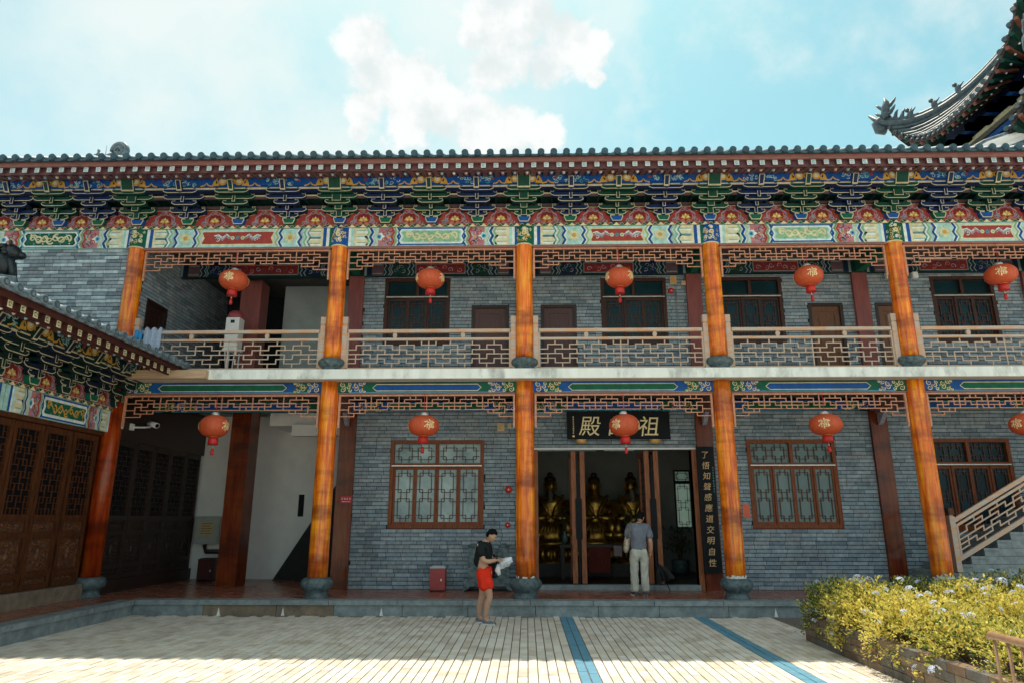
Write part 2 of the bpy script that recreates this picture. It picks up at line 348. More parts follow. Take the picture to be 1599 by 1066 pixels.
class Paint:       # flat painted shapes laid on a surface, later layers a little prouder
    def __init__(s, fn=None, step=.0022): s.b = MB(); s.k = 0; s.fn = fn or (lambda x, z, d: (x, -d, z)); s.step = step
    def poly(s, pts, m, layer):
        s.b.face([s.fn(x, z, layer * s.step) for x, z in pts], m)
    def rect(s, x0, x1, z0, z1, m, layer): s.poly([(x0, z0), (x1, z0), (x1, z1), (x0, z1)], m, layer)
    def stroke(s, pts, w, m, layer, taper=False):
        n = len(pts)
        L_, R_ = [], []
        for i, p in enumerate(pts):
            a = Vector(pts[max(i - 1, 0)]); b = Vector(pts[min(i + 1, n - 1)]); d = b - a
            if d.length < 1e-7: d = Vector((1, 0))
            d.normalize(); q = Vector((-d.y, d.x)); ww = w / 2 * ((1 - .8 * i / (n - 1)) if taper else 1)
            L_.append(tuple(Vector(p) + q * ww)); R_.append(tuple(Vector(p) - q * ww))
        for i in range(n - 1): s.poly([R_[i], R_[i + 1], L_[i + 1], L_[i]], m, layer)
    def disc(s, c, r, m, layer, n=14, rz=None):
        rz = rz or r
        s.poly([(c[0] + r * math.cos(2 * math.pi * i / n), c[1] + rz * math.sin(2 * math.pi * i / n)) for i in range(n)], m, layer)
    def ring(s, c, r0, r1, m, layer, n=16):
        for i in range(n):
            a = 2 * math.pi * i / n; b = 2 * math.pi * (i + 1) / n
            s.poly([(c[0] + r * math.cos(t), c[1] + r * math.sin(t)) for r, t in ((r0, a), (r1, a), (r1, b), (r0, b))], m, layer)
    def spiral(s, c, r, turns, w, m, layer, a0=0, flip=1, n=14):
        pts = []
        for i in range(n):
            f = i / (n - 1); t = a0 + flip * 2 * math.pi * turns * f; rr = r * (1 - .85 * f)
            pts.append((c[0] + rr * math.cos(t), c[1] + rr * math.sin(t)))
        s.stroke(pts, w, m, layer, taper=True)
    def scroll(s, x0, x1, z, h, w, m, layer, waves=3, curls=True):     # vine with curls
        n = 8 * waves; pts = []
        for i in range(n + 1):
            f = i / n; pts.append((x0 + (x1 - x0) * f, z + h * .32 * math.sin(f * waves * 2 * math.pi)))
        s.stroke(pts, w, m, layer)
        if curls:
            for k in range(waves * 2):
                f = (k + .5) / (waves * 2); sg = 1 if k % 2 == 0 else -1
                s.spiral((x0 + (x1 - x0) * f, z - sg * h * .18), h * .24, 1.2, w, m, layer, a0=sg * 1.57, flip=sg)
    def zig(s, x, w, z0, z1, a, m, layer, flip=1, n=4):
        o = [0, 1, 0, 1, 0] if n == 4 else [0, 1, 0]
        k = len(o) - 1
        pts = [(x + flip * a * (1 - o[i]), z0 + (z1 - z0) * i / k) for i in range(k + 1)]
        for i in range(k):
            (xa, za), (xb, zb) = pts[i], pts[i + 1]
            s.poly([(xa, za), (xa + w, za), (xb + w, zb), (xb, zb)], m, layer)

def root(name, loc, label, cat, group=None, rz=0):
    o = bpy.data.objects.new(name, None); col.objects.link(o); o.location = loc; o.rotation_euler = (0, 0, rz)
    o.empty_display_size = .2
    tag(o, label, cat, group); return o
def tag(o, label=None, cat=None, group=None, kind=None):
    if label: o['label'] = label
    if cat: o['category'] = cat
    if group: o['group'] = group
    if kind: o['kind'] = kind
    return o
def wm(o):      # world matrix without a depsgraph update
    m = Matrix.LocRotScale(o.location, o.rotation_euler, o.scale)
    return (wm(o.parent) @ o.matrix_parent_inverse @ m) if o.parent else m
def put(name, me, parent=None, loc=(0, 0, 0), rz=0, scale=None, rot=None, kind=None):
    """Link a mesh at a WORLD place; parent keeps it there."""
    if isinstance(me, MB): me = me.mesh(name)
    o = bpy.data.objects.new(name, me); col.objects.link(o)
    o.location = loc; o.rotation_euler = rot or (0, 0, rz)
    if scale: o.scale = scale
    if parent is not None:
        o.parent = parent; o.matrix_parent_inverse = wm(parent).inverted()
    if kind: o['kind'] = kind
    return o
def text_mesh(s, size, depth, m, bold=0.0, shear=0.0):
    cu = bpy.data.curves.new('lettering', 'FONT'); cu.body = s; cu.size = size; cu.extrude = depth; cu.offset = bold; cu.shear = shear
    cu.align_x = 'CENTER'; cu.align_y = 'CENTER'; cu.resolution_u = 3
    o = bpy.data.objects.new('lettering', cu); col.objects.link(o)
    bpy.context.view_layer.update()
    me = bpy.data.meshes.new_from_object(o.evaluated_get(bpy.context.evaluated_depsgraph_get()))
    bpy.data.objects.remove(o); me.materials.clear(); me.materials.append(m)
    xs = [v.co.x for v in me.vertices]; ys = [v.co.y for v in me.vertices]
    me.transform(Matrix.Translation((-(min(xs) + max(xs)) / 2, -(min(ys) + max(ys)) / 2, 0)))
    me.transform(Matrix.Rotation(R(90), 4, 'X'))     # upright, facing -Y
    return me
# ------------------------------------------------------------------ ground, courtyard paving, terrace
CX = [-9.24, -4.40, -0.035, 4.32, 8.55, 12.85]      # column lines of the hall
YC, YW, ZP, ZF = 15.0, 16.8, .29, 5.06               # column plane, wall plane, terrace top, upper floor
def ground_mat():
    m = bpy.data.materials.new('courtyard_ground_bounce'); m.use_nodes = True
    t = m.node_tree; b = t.nodes['Principled BSDF']
    tco = t.nodes.new('ShaderNodeTexCoord'); bk = t.nodes.new('ShaderNodeTexBrick'); bk.offset = .5
    mp = t.nodes.new('ShaderNodeMapping'); mp.inputs['Rotation'].default_value = (0, 0, R(90)); t.links.new(tco.outputs['Object'], mp.inputs[0])
    bk.inputs['Scale'].default_value = 1; bk.inputs['Brick Width'].default_value = .26; bk.inputs['Row Height'].default_value = .125; bk.inputs['Mortar Size'].default_value = .006
    bk.inputs['Color1'].default_value = (.73, .70, .63, 1); bk.inputs['Color2'].default_value = (.67, .63, .56, 1); bk.inputs['Mortar'].default_value = (.2, .17, .14, 1)  # ground out of view made paler to bounce more light at the facade
    t.links.new(mp.outputs[0], bk.inputs['Vector']); t.links.new(bk.outputs[0], b.inputs['Base Color']); b.inputs['Roughness'].default_value = .8
    return m
g = MB(); g.face([(-400, -400, 0), (400, -400, 0), (400, 400, 0), (-400, 400, 0)], ground_mat())
tag(put('ground', g, loc=(0, 0, -.03)), kind='structure')
pv = MB(); pv.face([(-8.2, 8.0, 0), (5.6, 8.0, 0), (5.6, 14.62, 0), (-8.2, 14.62, 0)], GROUT)
paving = tag(put('courtyard_paving', pv, loc=(0, 0, -.012)), kind='structure')
TW, TLN, GX, GY = .1255, .262, .0135, .006
def tile_mesh(m):
    b = MB(); x, y, c = TW / 2 - GX / 2, TLN / 2 - GY / 2, .004
    lo = [(-x, -y), (x, -y), (x, y), (-x, y)]; hi = [(-x + c, -y + c), (x - c, -y + c), (x - c, y - c), (-x + c, y - c)]
    b.face([(p[0], p[1], 0) for p in hi], m)
    for i in range(4):
        j = (i + 1) % 4
        b.face([(*lo[i], -c), (*lo[j], -c), (*hi[j], 0), (*hi[i], 0)], m); b.face([(*lo[i], -.02), (*lo[j], -.02), (*lo[j], -c), (*lo[i], -c)], m)
    return b
tms = [tile_mesh(m).mesh('paving_tile') for m in TL] + [tile_mesh(TLB).mesh('paving_tile')]
rt = random.Random(3); cells = []
ncol = int(12.9 / TW)
for i in range(ncol):
    x = -8.05 + (i + .5) * TW + .021
    blue = abs(x - .815) < .127 or abs(x - 3.37) < .127
    off = rt.choice((0, .5, .27, .73)) * TLN
    for j in range(26):
        y = 14.52 - off - j * TLN
        if y < 8.15 or y + TLN / 2 > 14.545: continue
        cells.append((x, y, 3 if blue else rt.choices((0, 1, 2), (5, 4, 2))[0], rt.uniform(-.0025, .0025)))
vis = lambda c: abs(c[0]) < c[1] * .76
order = sorted((c for c in cells if vis(c) and c[1] > 8.75), key=lambda c: c[0] ** 2 + c[1] ** 2)
single = set(order[:300]); rest = MB(); src = [tile_mesh(m) for m in TL] + [tile_mesh(TLB)]
for c in cells:
    if c in single:
        put('tile', tms[c[2]], paving, (c[0], c[1], c[3]))
    else:
        b = src[c[2]]; n = len(rest.v)
        rest.v += [(p[0] + c[0], p[1] + c[1], p[2] + c[3]) for p in b.v]
        rest.f += [tuple(k + n for k in f) for f in b.f]; mi = rest.mi(b.mats[0]); rest.m += [mi] * len(b.f); rest.sm += [False] * len(b.f)
tag(put('tile_field', rest, paving), kind='stuff')

KX, KY = -7.95, 14.5
tr = MB()
tr.box(KX + .3, 16, KY + .3, 23, .0, ZP, TERR, skip=('b',)); tr.box(-14, KX - .3, 3, KY + .3, 0, ZP, TERR, skip=('b',)); tr.box(-14, KX + .3, KY + .3, 23, 0, ZP, TERR, skip=('b',))
terrace = tag(put('terrace', tr), kind='structure')
rk = random.Random(5)
def stone_box(x0, x1, y0, y1, z0, z1, m): return MB().box(x0, x1, y0, y1, z0, z1, m)
def kerb_run(a, b, fixed, axis):
    t = a; k = 0
    while t < b - .05:
        l = min(rk.uniform(1.15, 1.5), b - t); g_ = .005; j = rk.uniform(-.004, .004)
        if axis == 'x':
            q = stone_box(t + g_, t + l - g_, fixed - .04 + j, fixed + .3, ZP - .085, ZP + .004, STONE)
            r_ = stone_box(t + g_ + (.1 if k else 0), t + l - g_ + .1, fixed + .0 - j, fixed + .28, -.02, ZP - .087, STONE if rk.random() < .9 else STONEB)
        else:
            q = stone_box(fixed - .3, fixed + .04 + j, t + g_, t + l - g_, ZP - .085, ZP + .004, STONE)
            r_ = stone_box(fixed - .28, fixed + j, t + g_, t + l - g_, -.02, ZP - .087, STONE)
        put('kerb_stone', q, terrace); put('riser_stone', r_, terrace)
        t += l; k += 1
kerb_run(KX - .04, 15.5, KY, 'x'); kerb_run(4.0, KY - .045, KX, 'y')
for x in (-2.92, -4.9, 4.9, 5.78, -6.2):
    q = MB(); q.prism([(x - .035, .0), (x + .035, .0), (x, .16)], KY - .012, KY + .0, PLAS)
    put('mortar_patch', q, terrace)
# ------------------------------------------------------------------ kit of eaves pieces shared by the halls
# local frame: x along the facade, -y outwards, z up from the underside of the painted beam, y=0 on the column line
def arm_poly(a, h): return [(-a, h), (-a - .012, h * .55), (-a + .03, h * .2), (-a + .09, 0), (a - .09, 0), (a - .03, h * .2), (a + .012, h * .55), (a, h)]
def bracket_meshes(body, block, w):
    """returns (core mesh, [(name, mesh)])"""
    core = MB()
    core.outlined([(-.105, .545), (.105, .545), (.15, .64), (.15, .70), (-.15, .70), (-.15, .64)], -.20, -.02, PALE, block, .022)
    parts = []
    def arm(a, z, h, y, m=body):
        b = MB(); b.arm([(x, z + q) for x, q in arm_poly(a, h)], y - .05, y + .05, PALE, m, .0165, z + h)
        for sx in (-1, 1):      # little bearing blocks on the arm ends
            x = sx * (a - .045)
            b.outlined([(x - .028, z + h), (x + .028, z + h), (x + .042, z + h + .022), (x + .042, z + h + .042), (x - .042, z + h + .042), (x - .042, z + h + .022)], y - .055, y + .055, PALE, m, .010)
            b.box(x - .02, x + .02, y + .05, .0, z + .02, z + h, DGREEN)
        parts.append(('arm', b.mesh('bracket_arm')))
    arm(.22, .70, .085, -.16); arm(.42, .82, .10, -.21); arm(.29, .93, .09, -.41); arm(.47, 1.045, .10, -.46); arm(.39, 1.115, .085, -.65)
    ws = [w * .8, w * .95, w * 1.25, w * 1.5] if w > .1 else [w] * 4
    b = MB(); y = 0
    for k, (z0, z1, yf) in enumerate(((.68, .85, -.27), (.83, .98, -.36), (.96, 1.13, -.55), (1.11, 1.25, -.70))):
        hw = ws[k] / 2
        b.outlined([(-hw, z0), (hw, z0), (hw, z1), (-hw, z1)], yf, -.02, PALE, body, .013)
    parts.append(('projecting_arm', b.mesh('projecting_arm')))
    n = MB(); hw = (.15 if w > .1 else .062); zt = 1.47 if w > .1 else 1.37
    # nose: leans outward
    f = [(-hw, -.74, 1.16), (hw, -.74, 1.16), (hw, -.85, zt), (-hw, -.85, zt)]; bk = [(x, -.62, z) for x, y, z in f]
    n.face(f, PALE); n.face(bk[::-1], PALE)
    for i in range(4): n.face([f[i], bk[i], bk[(i + 1) % 4], f[(i + 1) % 4]], body if i in (1, 3) else PALE)
    e = .02
    n.face([(-hw + e, -.752, 1.16 + e), (hw - e, -.752, 1.16 + e), (hw - e, -.856, zt - e), (-hw + e, -.856, zt - e)], body)
    parts.append(('nose', n.mesh('bracket_nose')))
    return core.mesh('bracket_block'), parts
BRK = {'bs': bracket_meshes(paint('bracket_blue', (.005, .022, .095)), GREEN, .075), 'gs': bracket_meshes(paint('bracket_green', (.003, .055, .042)), BLUE, .075), 'gc': bracket_meshes(paint('deep_green', (.004, .065, .042)), BLUE, .17)}
BRK['ws'] = bracket_meshes(paint('wing_shade_green', (.005, .026, .024)), DGREEN, .075); BRK['wt'] = bracket_meshes(paint('wing_shade_blue', (.006, .016, .035)), GREEN, .075)  # wing copies of the bracket paints, darkened to stand for its shade
def bracket(parent, kind, place):
    core, parts = BRK[kind]; loc, rz = place
    o = put('bracket_set', core, parent, loc, rz)
    for n, m in parts: put(n, m, o, loc, rz)
def flower_panel_mesh(w, alt):     # painted panel between two bracket sets, stepped dome top
    h0 = .545; hw = w / 2
    poly = [(-hw, h0), (hw, h0), (hw, h0 + .10), (hw - .10, h0 + .17), (hw - .14, h0 + .27), (hw - .27, h0 + .31), (hw - .30, h0 + .42), (-hw + .30, h0 + .42), (-hw + .27, h0 + .31), (-hw + .14, h0 + .27), (-hw + .10, h0 + .17), (-hw, h0 + .10)]
    b = MB(); b.outlined(poly, -.075, -.03, CREAM, RED, .014)
    p = Paint(lambda x, z, d: (x, -.081 - d, z + h0)); rr = random.Random(int(w * 100) + alt)
    for sx in (-1, 1):
        p.spiral((sx * .235, .09), .075, 1.2, .03, PINK if alt else LILAC, 2, a0=1.5, flip=sx)
        p.spiral((sx * .27, .055), .06, 1.1, .024, LILAC, 3, a0=.2, flip=-sx)
        p.stroke([(sx * .17, .05), (sx * .235, .14), (sx * .22, .22), (sx * .15, .27), (sx * .10, .33)], .028, LILAC, 2)
        p.stroke([(sx * .12, .02), (sx * .17, .10), (sx * .165, .2)], .018, PINK, 3)
        p.spiral((sx * .07, .315), .05, 1.0, .022, LILAC, 3, a0=2, flip=sx)
        p.stroke([(sx * .02, .05), (sx * .09, .02), (sx * .13, .05)], .03, PINK, 3)
    p.disc((0, .17), .145, DRED, 1, 14, .13); p.disc((0, .33), .05, PINK, 3, 8, .035); p.disc((0, .375), .03, LILAC, 4, 8, .02)
    for k in range(9):      # flame petals
        t = R(10 + k * 20); r0, r1 = .02, .125 if k % 2 == 0 else .105; c, s_ = math.cos(t), math.sin(t)
        p.poly([(c * r0 - s_ * .012, .10 + s_ * r0 + c * .012), (c * r0 + s_ * .012, .10 + s_ * r0 - c * .012), (c * r1 * .75 + s_ * .021, .10 + s_ * r1 * .75 - c * .021), (c * r1, .10 + s_ * r1), (c * r1 * .75 - s_ * .021, .10 + s_ * r1 * .75 + c * .021)], CREAM if k % 3 == 1 else GOLD, 5 + k % 2)
    p.stroke([(-.10, .05), (0, .10), (.10, .05)], .03, ORNG, 5)
    return b, p.b
def merge(a, b):
    n = len(a.v); a.v += b.v; a.f += [tuple(k + n for k in f) for f in b.f]; a.sm += b.sm
    mp = [a.mi(m) for m in b.mats]; a.m += [mp[i] for i in b.m]; return a
def purlin_pattern(p, x0, x1, z0, z1, centers, step):
    """blue band with gold triple rings at some centres and pale cloud scrolls at the others"""
    zc = (z0 + z1) / 2; h = z1 - z0
    for x, ringy in centers:
        if ringy:
            for dx in (-.19, 0, .19):
                p.disc((x + dx, zc + .01), .098, GOLD, 3); p.ring((x + dx, zc + .02), .03, .060, CREAM, 4); p.disc((x + dx, zc + .02), .025, DBLUE if dx == 0 else WHITE, 5, 10)
            for sx in (-1, 1):
                p.poly([(x + sx * .26, zc - .10), (x + sx * .44, zc - .11), (x + sx * .40, zc + .02), (x + sx * .33, zc + .10)], GOLD, 2)
                p.poly([(x + sx * .30, zc - .03), (x + sx * .36, zc + .05), (x + sx * .34, zc - .05)], DGREEN, 3)
                p.stroke([(x + sx * .42, zc - .115), (x + sx * .52, zc - .09), (x + sx * .56, zc - .03), (x + sx * .61, zc - .09), (x + sx * .70, zc - .115)], .03, GOLD, 3)
        else:
            rr = random.Random(int(x * 50))
            for k in range(20):
                cx = x + rr.uniform(-.38, .38); cz = zc + rr.uniform(-.085, .09)
                p.spiral((cx, cz), rr.uniform(.035, .06), rr.uniform(.8, 1.3), .021, rr.choice((SKYP, SKYP, TEAL, AQUA)), 3 + k % 3, a0=rr.uniform(0, 6), flip=rr.choice((-1, 1)), n=9)
            p.disc((x + .38 * rr.choice((-1, 1)), zc + .02), .035, RED, 4, 7)
def beam_paint_A(Lh, h, p, red=RED):       # half drawings mirrored about x=0; Lh half length from column line
    for sx in (-1, 1):
        X = lambda d: sx * (Lh - d)
        def r(d0, d1, m, l, z0=0, z1=h):
            a, b = sorted((X(d0), X(d1))); p.rect(a, b, z0, z1, m, l)
        r(.14, Lh, AQUA, 1)
        r(.14, .235, GREEN, 2); r(.235, .305, WHITE, 2); r(.305, .385, BLUE, 2); r(.385, .425, CREAM, 2); r(.425, .76, CREAM, 2)
        for k, f in enumerate((.0, .33, .66)):       # hoops
            z0 = h * (f + .05)
            r(.44, .72, WHITE, 3, z0, z0 + h * .08); r(.44, .70, TEAL, 3, z0 + h * .10, z0 + h * .14)
        r(.44, .68, AQUA, 3, h * .42, h * .58)
        fl = -1 if sx < 0 else 1
        for d, m, wd in ((.72, TEAL, .035), (.76, WHITE, .05), (.81, LGREEN, .04), (.86, AQUA, .05), (.90, WHITE, .035), (.935, BLUE, .05), (.985, WHITE, .03)):
            p.zig(X(d) - wd * .6 - fl * .03, wd * 1.2, 0, h, .065, m, 3, flip=fl)
        c = X(1.17)
        for k in range(9):
            t = k * 2 * math.pi / 9; p.disc((c + .09 * math.cos(t), h / 2 + .09 * math.sin(t)), .04, CREAM, 3 + k % 2, 8)
        p.disc((c, h / 2), .05, GOLD, 5, 9)
        for a0 in range(5): p.spiral((c + .11 * math.cos(a0 * 1.3), h / 2 + .13 * math.sin(a0 * 1.3)), .05, 1, .016, LGREEN if a0 % 2 else CREAM, 6, a0=a0)
        for d, m, wd in ((1.365, WHITE, .03), (1.40, BLUE, .05), (1.445, WHITE, .035), (1.485, LGREEN, .04), (1.525, CREAM, .03)):
            p.zig(X(d) - wd * .6 - fl * .03, wd * 1.2, 0, h, .065, m, 3, flip=fl)
    e = Lh - 1.60; z0, z1 = h * .17, h * .83
    p.rect(-e - .03, e + .03, z0 - .03, z1 + .03, CREAM, 2)
    p.poly([(-e, z0), (e, z0), (e + .03, z0 + .02), (e - .03, h / 2), (e + .03, z1 - .02), (e, z1), (-e, z1), (-e - .03, z1 - .02), (-e + .03, h / 2), (-e - .03, z0 + .02)], red, 4)
    for k in range(8):
        t = k * math.pi / 4; p.poly([(.012 * math.cos(t + 1.57), h / 2 + .012 * math.sin(t + 1.57)), (.075 * math.cos(t), h / 2 + .075 * math.sin(t)), (.012 * math.cos(t - 1.57), h / 2 + .012 * math.sin(t - 1.57))], CYAN, 7)
    for sx in (-1, 1):
        p.disc((sx * .12, h / 2), .05, CREAM, 6, 8); p.disc((sx * .12, h / 2), .03, LGREEN, 7, 7)
        for q, m, dz in ((0, SKYP, .02), (1, LILAC, -.02), (2, WHITE, .05)):
            p.stroke([(sx * (.17 + .02 * q), h / 2 + dz), (sx * .27, h / 2 + dz + .045), (sx * .36, h / 2 + dz - .04), (sx * .46, h / 2 + dz + .03), (sx * (.52 + .02 * q), h / 2 + dz)], .026, m, 5 + q)
        p.spiral((sx * .33, h / 2 + .03), .06, 1.2, .02, PINK, 8, a0=1, flip=sx); p.spiral((sx * .46, h / 2 - .04), .05, 1.1, .02, WHITE, 8, a0=4, flip=-sx)
def beam_paint_B(Lh, h, p, field=LGREEN, edge=BLUE, ground=AQUA, drag=CREAM):
    for sx in (-1, 1):
        fl = -1 if sx < 0 else 1
        X = lambda d: sx * (Lh - d)
        def r(d0, d1, m, l, z0=0, z1=h):
            a, b = sorted((X(d0), X(d1))); p.rect(a, b, z0, z1, m, l)
        r(.14, Lh, AQUA, 1)
        r(.14, .22, BLUE, 2); r(.22, .28, WHITE, 2); r(.28, .35, AQUA, 2); r(.35, .38, CREAM, 2); r(.38, .70, CREAM, 2)
        for k, f in enumerate((.0, .33, .66)):
            z0 = h * (f + .06); r(.40, .68, WHITE, 3, z0 - .01, z0 + h * .09); r(.42, .64, TEAL, 3, z0 + h * .12, z0 + h * .15)
        p.disc((X(.63), h / 2), .03, DBLUE, 4, 8)
        for d, m, wd in ((.68, LGREEN, .05), (.73, WHITE, .035), (.765, BLUE, .055), (.815, WHITE, .035), (.85, AQUA, .04), (.885, CREAM, .02)):
            p.zig(X(d) - wd * .6 - fl * .03, wd * 1.2, 0, h, .06, m, 3, flip=fl)
        c = X(1.07)
        r(.93, 1.27, PINK, 2)
        p.disc((X(.93 + .06), h / 2), .085, WHITE, 4, 10, .10); p.disc((X(.95), h / 2), .05, CYAN, 5, 9, .06); p.disc((X(.945), h / 2), .025, BLUE, 6, 8, .03)
        for k, (dx, dz, m) in enumerate(((.02, .3, RED), (.02, .7, RED), (.07, .15, LILAC), (.07, .85, LILAC), (.12, .35, SKYP), (.12, .65, SKYP), (.15, .12, RED), (.15, .88, RED))):
            p.spiral((X(1.05 + dx), h * dz), .075, 1.2, .03, m, 5, a0=k, flip=(-1) ** k)
        p.disc((X(1.16), h / 2), .03, GOLD, 6, 8)
        for d, m, wd in ((1.27, RED, .04), (1.31, CREAM, .02), (1.335, LGREEN, .045), (1.38, WHITE, .03), (1.415, BLUE, .05)):
            p.zig(X(d) - wd * .6 - fl * .03, wd * 1.2, 0, h, .06, m, 4, flip=fl)
    e = Lh - 1.50
    def panel(dx, dz, m, l):
        a = e + dx; z0, z1 = dz, h - dz
        p.poly([(-a, z0), (a, z0), (a + .05, h * .27), (a, h / 2), (a + .05, h * .73), (a, z1), (-a, z1), (-a - .05, h * .73), (-a, h / 2), (-a - .05, h * .27)], m, l)
    panel(.06, .012, edge, 5); panel(.03, .045, WHITE, 6); panel(-.01, .075, ground, 7); panel(-.04, .10, field, 8)
    for k in range(7):
        x = -e + .16 + (2 * e - .32) * k / 6
        p.spiral((x, h / 2 + .03 * (-1) ** k), .10, 1.25, .045, drag, 9 + k % 2, a0=k * 1.9, flip=(-1) ** k)
    p.stroke([(-e + .1 + (2 * e - .2) * k / 24, h / 2 + .07 * math.sin(k * .95)) for k in range(25)], .034, drag, 11)
    for k in range(10):
        x = -e + .1 + (2 * e - .2) * k / 9; p.disc((x, h * (.25 if k % 2 else .76)), .022, TEAL if k % 3 else drag, 9, 6)
def beam_paint_D(Lh, h, p, red):       # the darker beam on the wall line
    p.rect(-Lh, Lh, 0, h, DGREEN, 1)
    for sx in (-1, 1):
        fl = -1 if sx < 0 else 1; X = lambda d: sx * (Lh - d)
        def r(d0, d1, m, l, z0=0, z1=h):
            a, b = sorted((X(d0), X(d1))); p.rect(a, b, z0, z1, m, l)
        r(.2, .26, GREYB, 2); r(.30, .36, DBLUE, 2); r(.40, .70, MAUVE, 2); r(.42, .68, GREYB, 3, h * .12, h * .2); r(.42, .68, GREYB, 3, h * .8, h * .88)
        for d, m, w in ((.74, GREYB, .03), (.80, DBLUE, .04), (.85, GREYB, .03), (.91, GREYB, .03), (1.36, GREYB, .03), (1.41, DBLUE, .04), (1.46, GREYB, .03)): p.zig(X(d) - w / 2 - fl * .03, w, 0, h, .055, m, 3, flip=fl)
        r(.97, 1.33, (DBLUE if red is RED else DGREEN), 2)
        for k in range(6): p.spiral((X(1.02 + .05 * k), h * (.35 + .3 * (k % 2))), .06, 1.1, .018, (GREYB, LILAC, GREEN)[k % 3], 4, a0=k, flip=(-1) ** k)
    e = Lh - 1.55; p.rect(-e - .02, e + .02, h * .10, h * .9, GREYB, 3); p.rect(-e, e, h * .16, h * .84, DRED, 4)
    for k in range(9): p.spiral((-e * .8 + 1.6 * e * k / 8, h * (.42 + .16 * (k % 2))), .07, 1.2, .022, (LILAC, MAUVE, PINK)[k % 3], 5 + k % 2, a0=k * 2, flip=(-1) ** k)
def beam_paint_C(Lh, h, p, outer, inner):       # blue and green beam with gold scrolls at the ends
    p.rect(-Lh, Lh, 0, h, outer, 1)
    e = Lh - 1.05; z0, z1 = h * .13, h * .80
    def hexa(a, d, m, l): p.poly([(-a, z0 + d), (a, z0 + d), (a + .09 - d, (z0 + z1) / 2), (a, z1 - d), (-a, z1 - d), (-a - .09 + d, (z0 + z1) / 2)], m, l)
    hexa(e, 0, CREAM, 2); hexa(e - .004, .016, inner, 3)
    for sx in (-1, 1):
        p.poly([(sx * (Lh - .2), 0), (sx * (Lh - .88), 0), (sx * (Lh - .72), h / 2), (sx * (Lh - .88), h), (sx * (Lh - .2), h)], inner, 2)
        p.poly([(sx * (Lh - .2), 0), (sx * (Lh - .44), 0), (sx * (Lh - .52), h / 2), (sx * (Lh - .44), h), (sx * (Lh - .2), h)], outer, 3)
        for d, zz, rr in ((.30, .27, .062), (.30, .73, .062), (.42, .5, .05), (.46, .2, .04), (.46, .8, .04), (.60, .35, .055), (.60, .65, .055), (.70, .2, .045), (.70, .8, .045), (.78, .12, .03), (.78, .88, .03)):
            p.spiral((sx * (Lh - d), h * zz), rr, 1.35, .021, CREAM, 5, a0=3 * zz, flip=1 if zz > .5 else -1, n=12)
        for d, zz in ((.36, .5), (.53, .5), (.65, .5), (.74, .35), (.74, .65)): p.disc((sx * (Lh - d), h * zz), .02, GOLD, 6, 6)
    p.rect(-Lh, Lh, h * .94, h, DBLUE, 3); p.rect(-Lh, Lh, 0, h * .05, CYAN, 3)

# fretwork that hangs under the beams
def fret_mesh(Lh, zt, rh=.076, w=.0185):
    b = MB(); n = 15.6; u = (Lh - .03) / n; zs = lambda r: zt - .035 - r * rh
    def H(r, a, c):
        x0, x1 = sorted((a * u, c * u)); b.box(x0 - w / 2, x1 + w / 2, -.014, .014, zs(r) - w / 2, zs(r) + w / 2, FRET)
    def V(x, r0, r1): b.box(x * u - w / 2 + .0004, x * u + w / 2 - .0004, -.0135, .0135, zs(r1) + w / 2, zs(r0) - w / 2, FRET)
    b.box(-Lh, Lh, -.028, .028, zt - .035, zt, FRET)
    for x in (-1, 1): b.box(x * Lh - (.045 if x > 0 else 0), x * Lh + (.045 if x < 0 else 0), -.027, .027, zt - .70, zt - .036, FRET); b.ball((x * (Lh - .022), 0, zt - .72), .032, LATW, 8, 6)
    for s_ in (-1, 1):
        f = lambda *a: [s_ * q for q in a]
        V(s_ * 10, 0, 4)
        if s_ > 0: V(0, 0, 4)
        V(s_ * 5, 0, 4)
        for c0 in (0, 10):
            for q in (-1, 1):
                if c0 == 0 and s_ < 0: continue
                c = c0 * s_
                V(c + q, 1, 3); V(c + 2 * q, 2, 3)
            if c0 == 10 or s_ > 0:
                c = c0 * s_; H(2, c - 2, c + 2); H(3, c - 1, c + 1); H(4, c - 3, c + 3)
        c = 5 * s_
        H(2, c - 2, c + 2); H(3, c - 3, c + 3); H(4, c - 1, c + 1)
        for q in (-1, 1): V(c + 2 * q, 2, 4); V(c + q, 3, 4); V(c + q, 1, 2)
        for a, d in ((1, 4), (6, 9), (11, 14)):
            H(1, s_ * a, s_ * d); V(s_ * (a + 1), 0, 1); V(s_ * (a + 2), 0, 1)
        V(s_ * 14, 1, 2); H(2, s_ * 13, s_ * 15.6); H(3, s_ * 12, s_ * 14); V(s_ * 13, 2, 4); V(s_ * 14, 3, 5); H(4, s_ * 14, s_ * 15.6)
        H(5, s_ * 11, s_ * 14); V(s_ * 11, 4, 5); V(s_ * 12, 4, 5); V(s_ * 13, 5, 6); H(6, s_ * 13, s_ * 15.6)
    return b
RAILSEG_H = {1: [(10, 8), (7, 5), (4, 2), (1, 0)], 2: [(11, 10), (9, 6), (5, 3), (2, 0)], 3: [(11, 8), (7, 4), (3, 0)], 4: [(11, 9), (8, 6), (5, 2), (1, 0)], 5: [(11, 10), (9, 7), (6, 4), (3, 1)]}
RAILSEG_V = [(9, 0, 1), (6, 0, 1), (3, 0, 1), (1, 0, 1), (10, 1, 2), (8, 1, 2), (7, 1, 2), (9, 2, 3), (6, 2, 3), (5, 1, 2), (4, 1, 3), (3, 2, 3), (2, 1, 2), (1, 2, 3), (8, 3, 4), (7, 3, 5), (5, 3, 4), (2, 3, 4), (10, 3, 5), (9, 4, 5), (6, 4, 5), (4, 4, 5), (3, 4, 5), (1, 4, 5), (8, 5, 6), (5, 5, 6), (2, 5, 6), (0, 0, 6)]
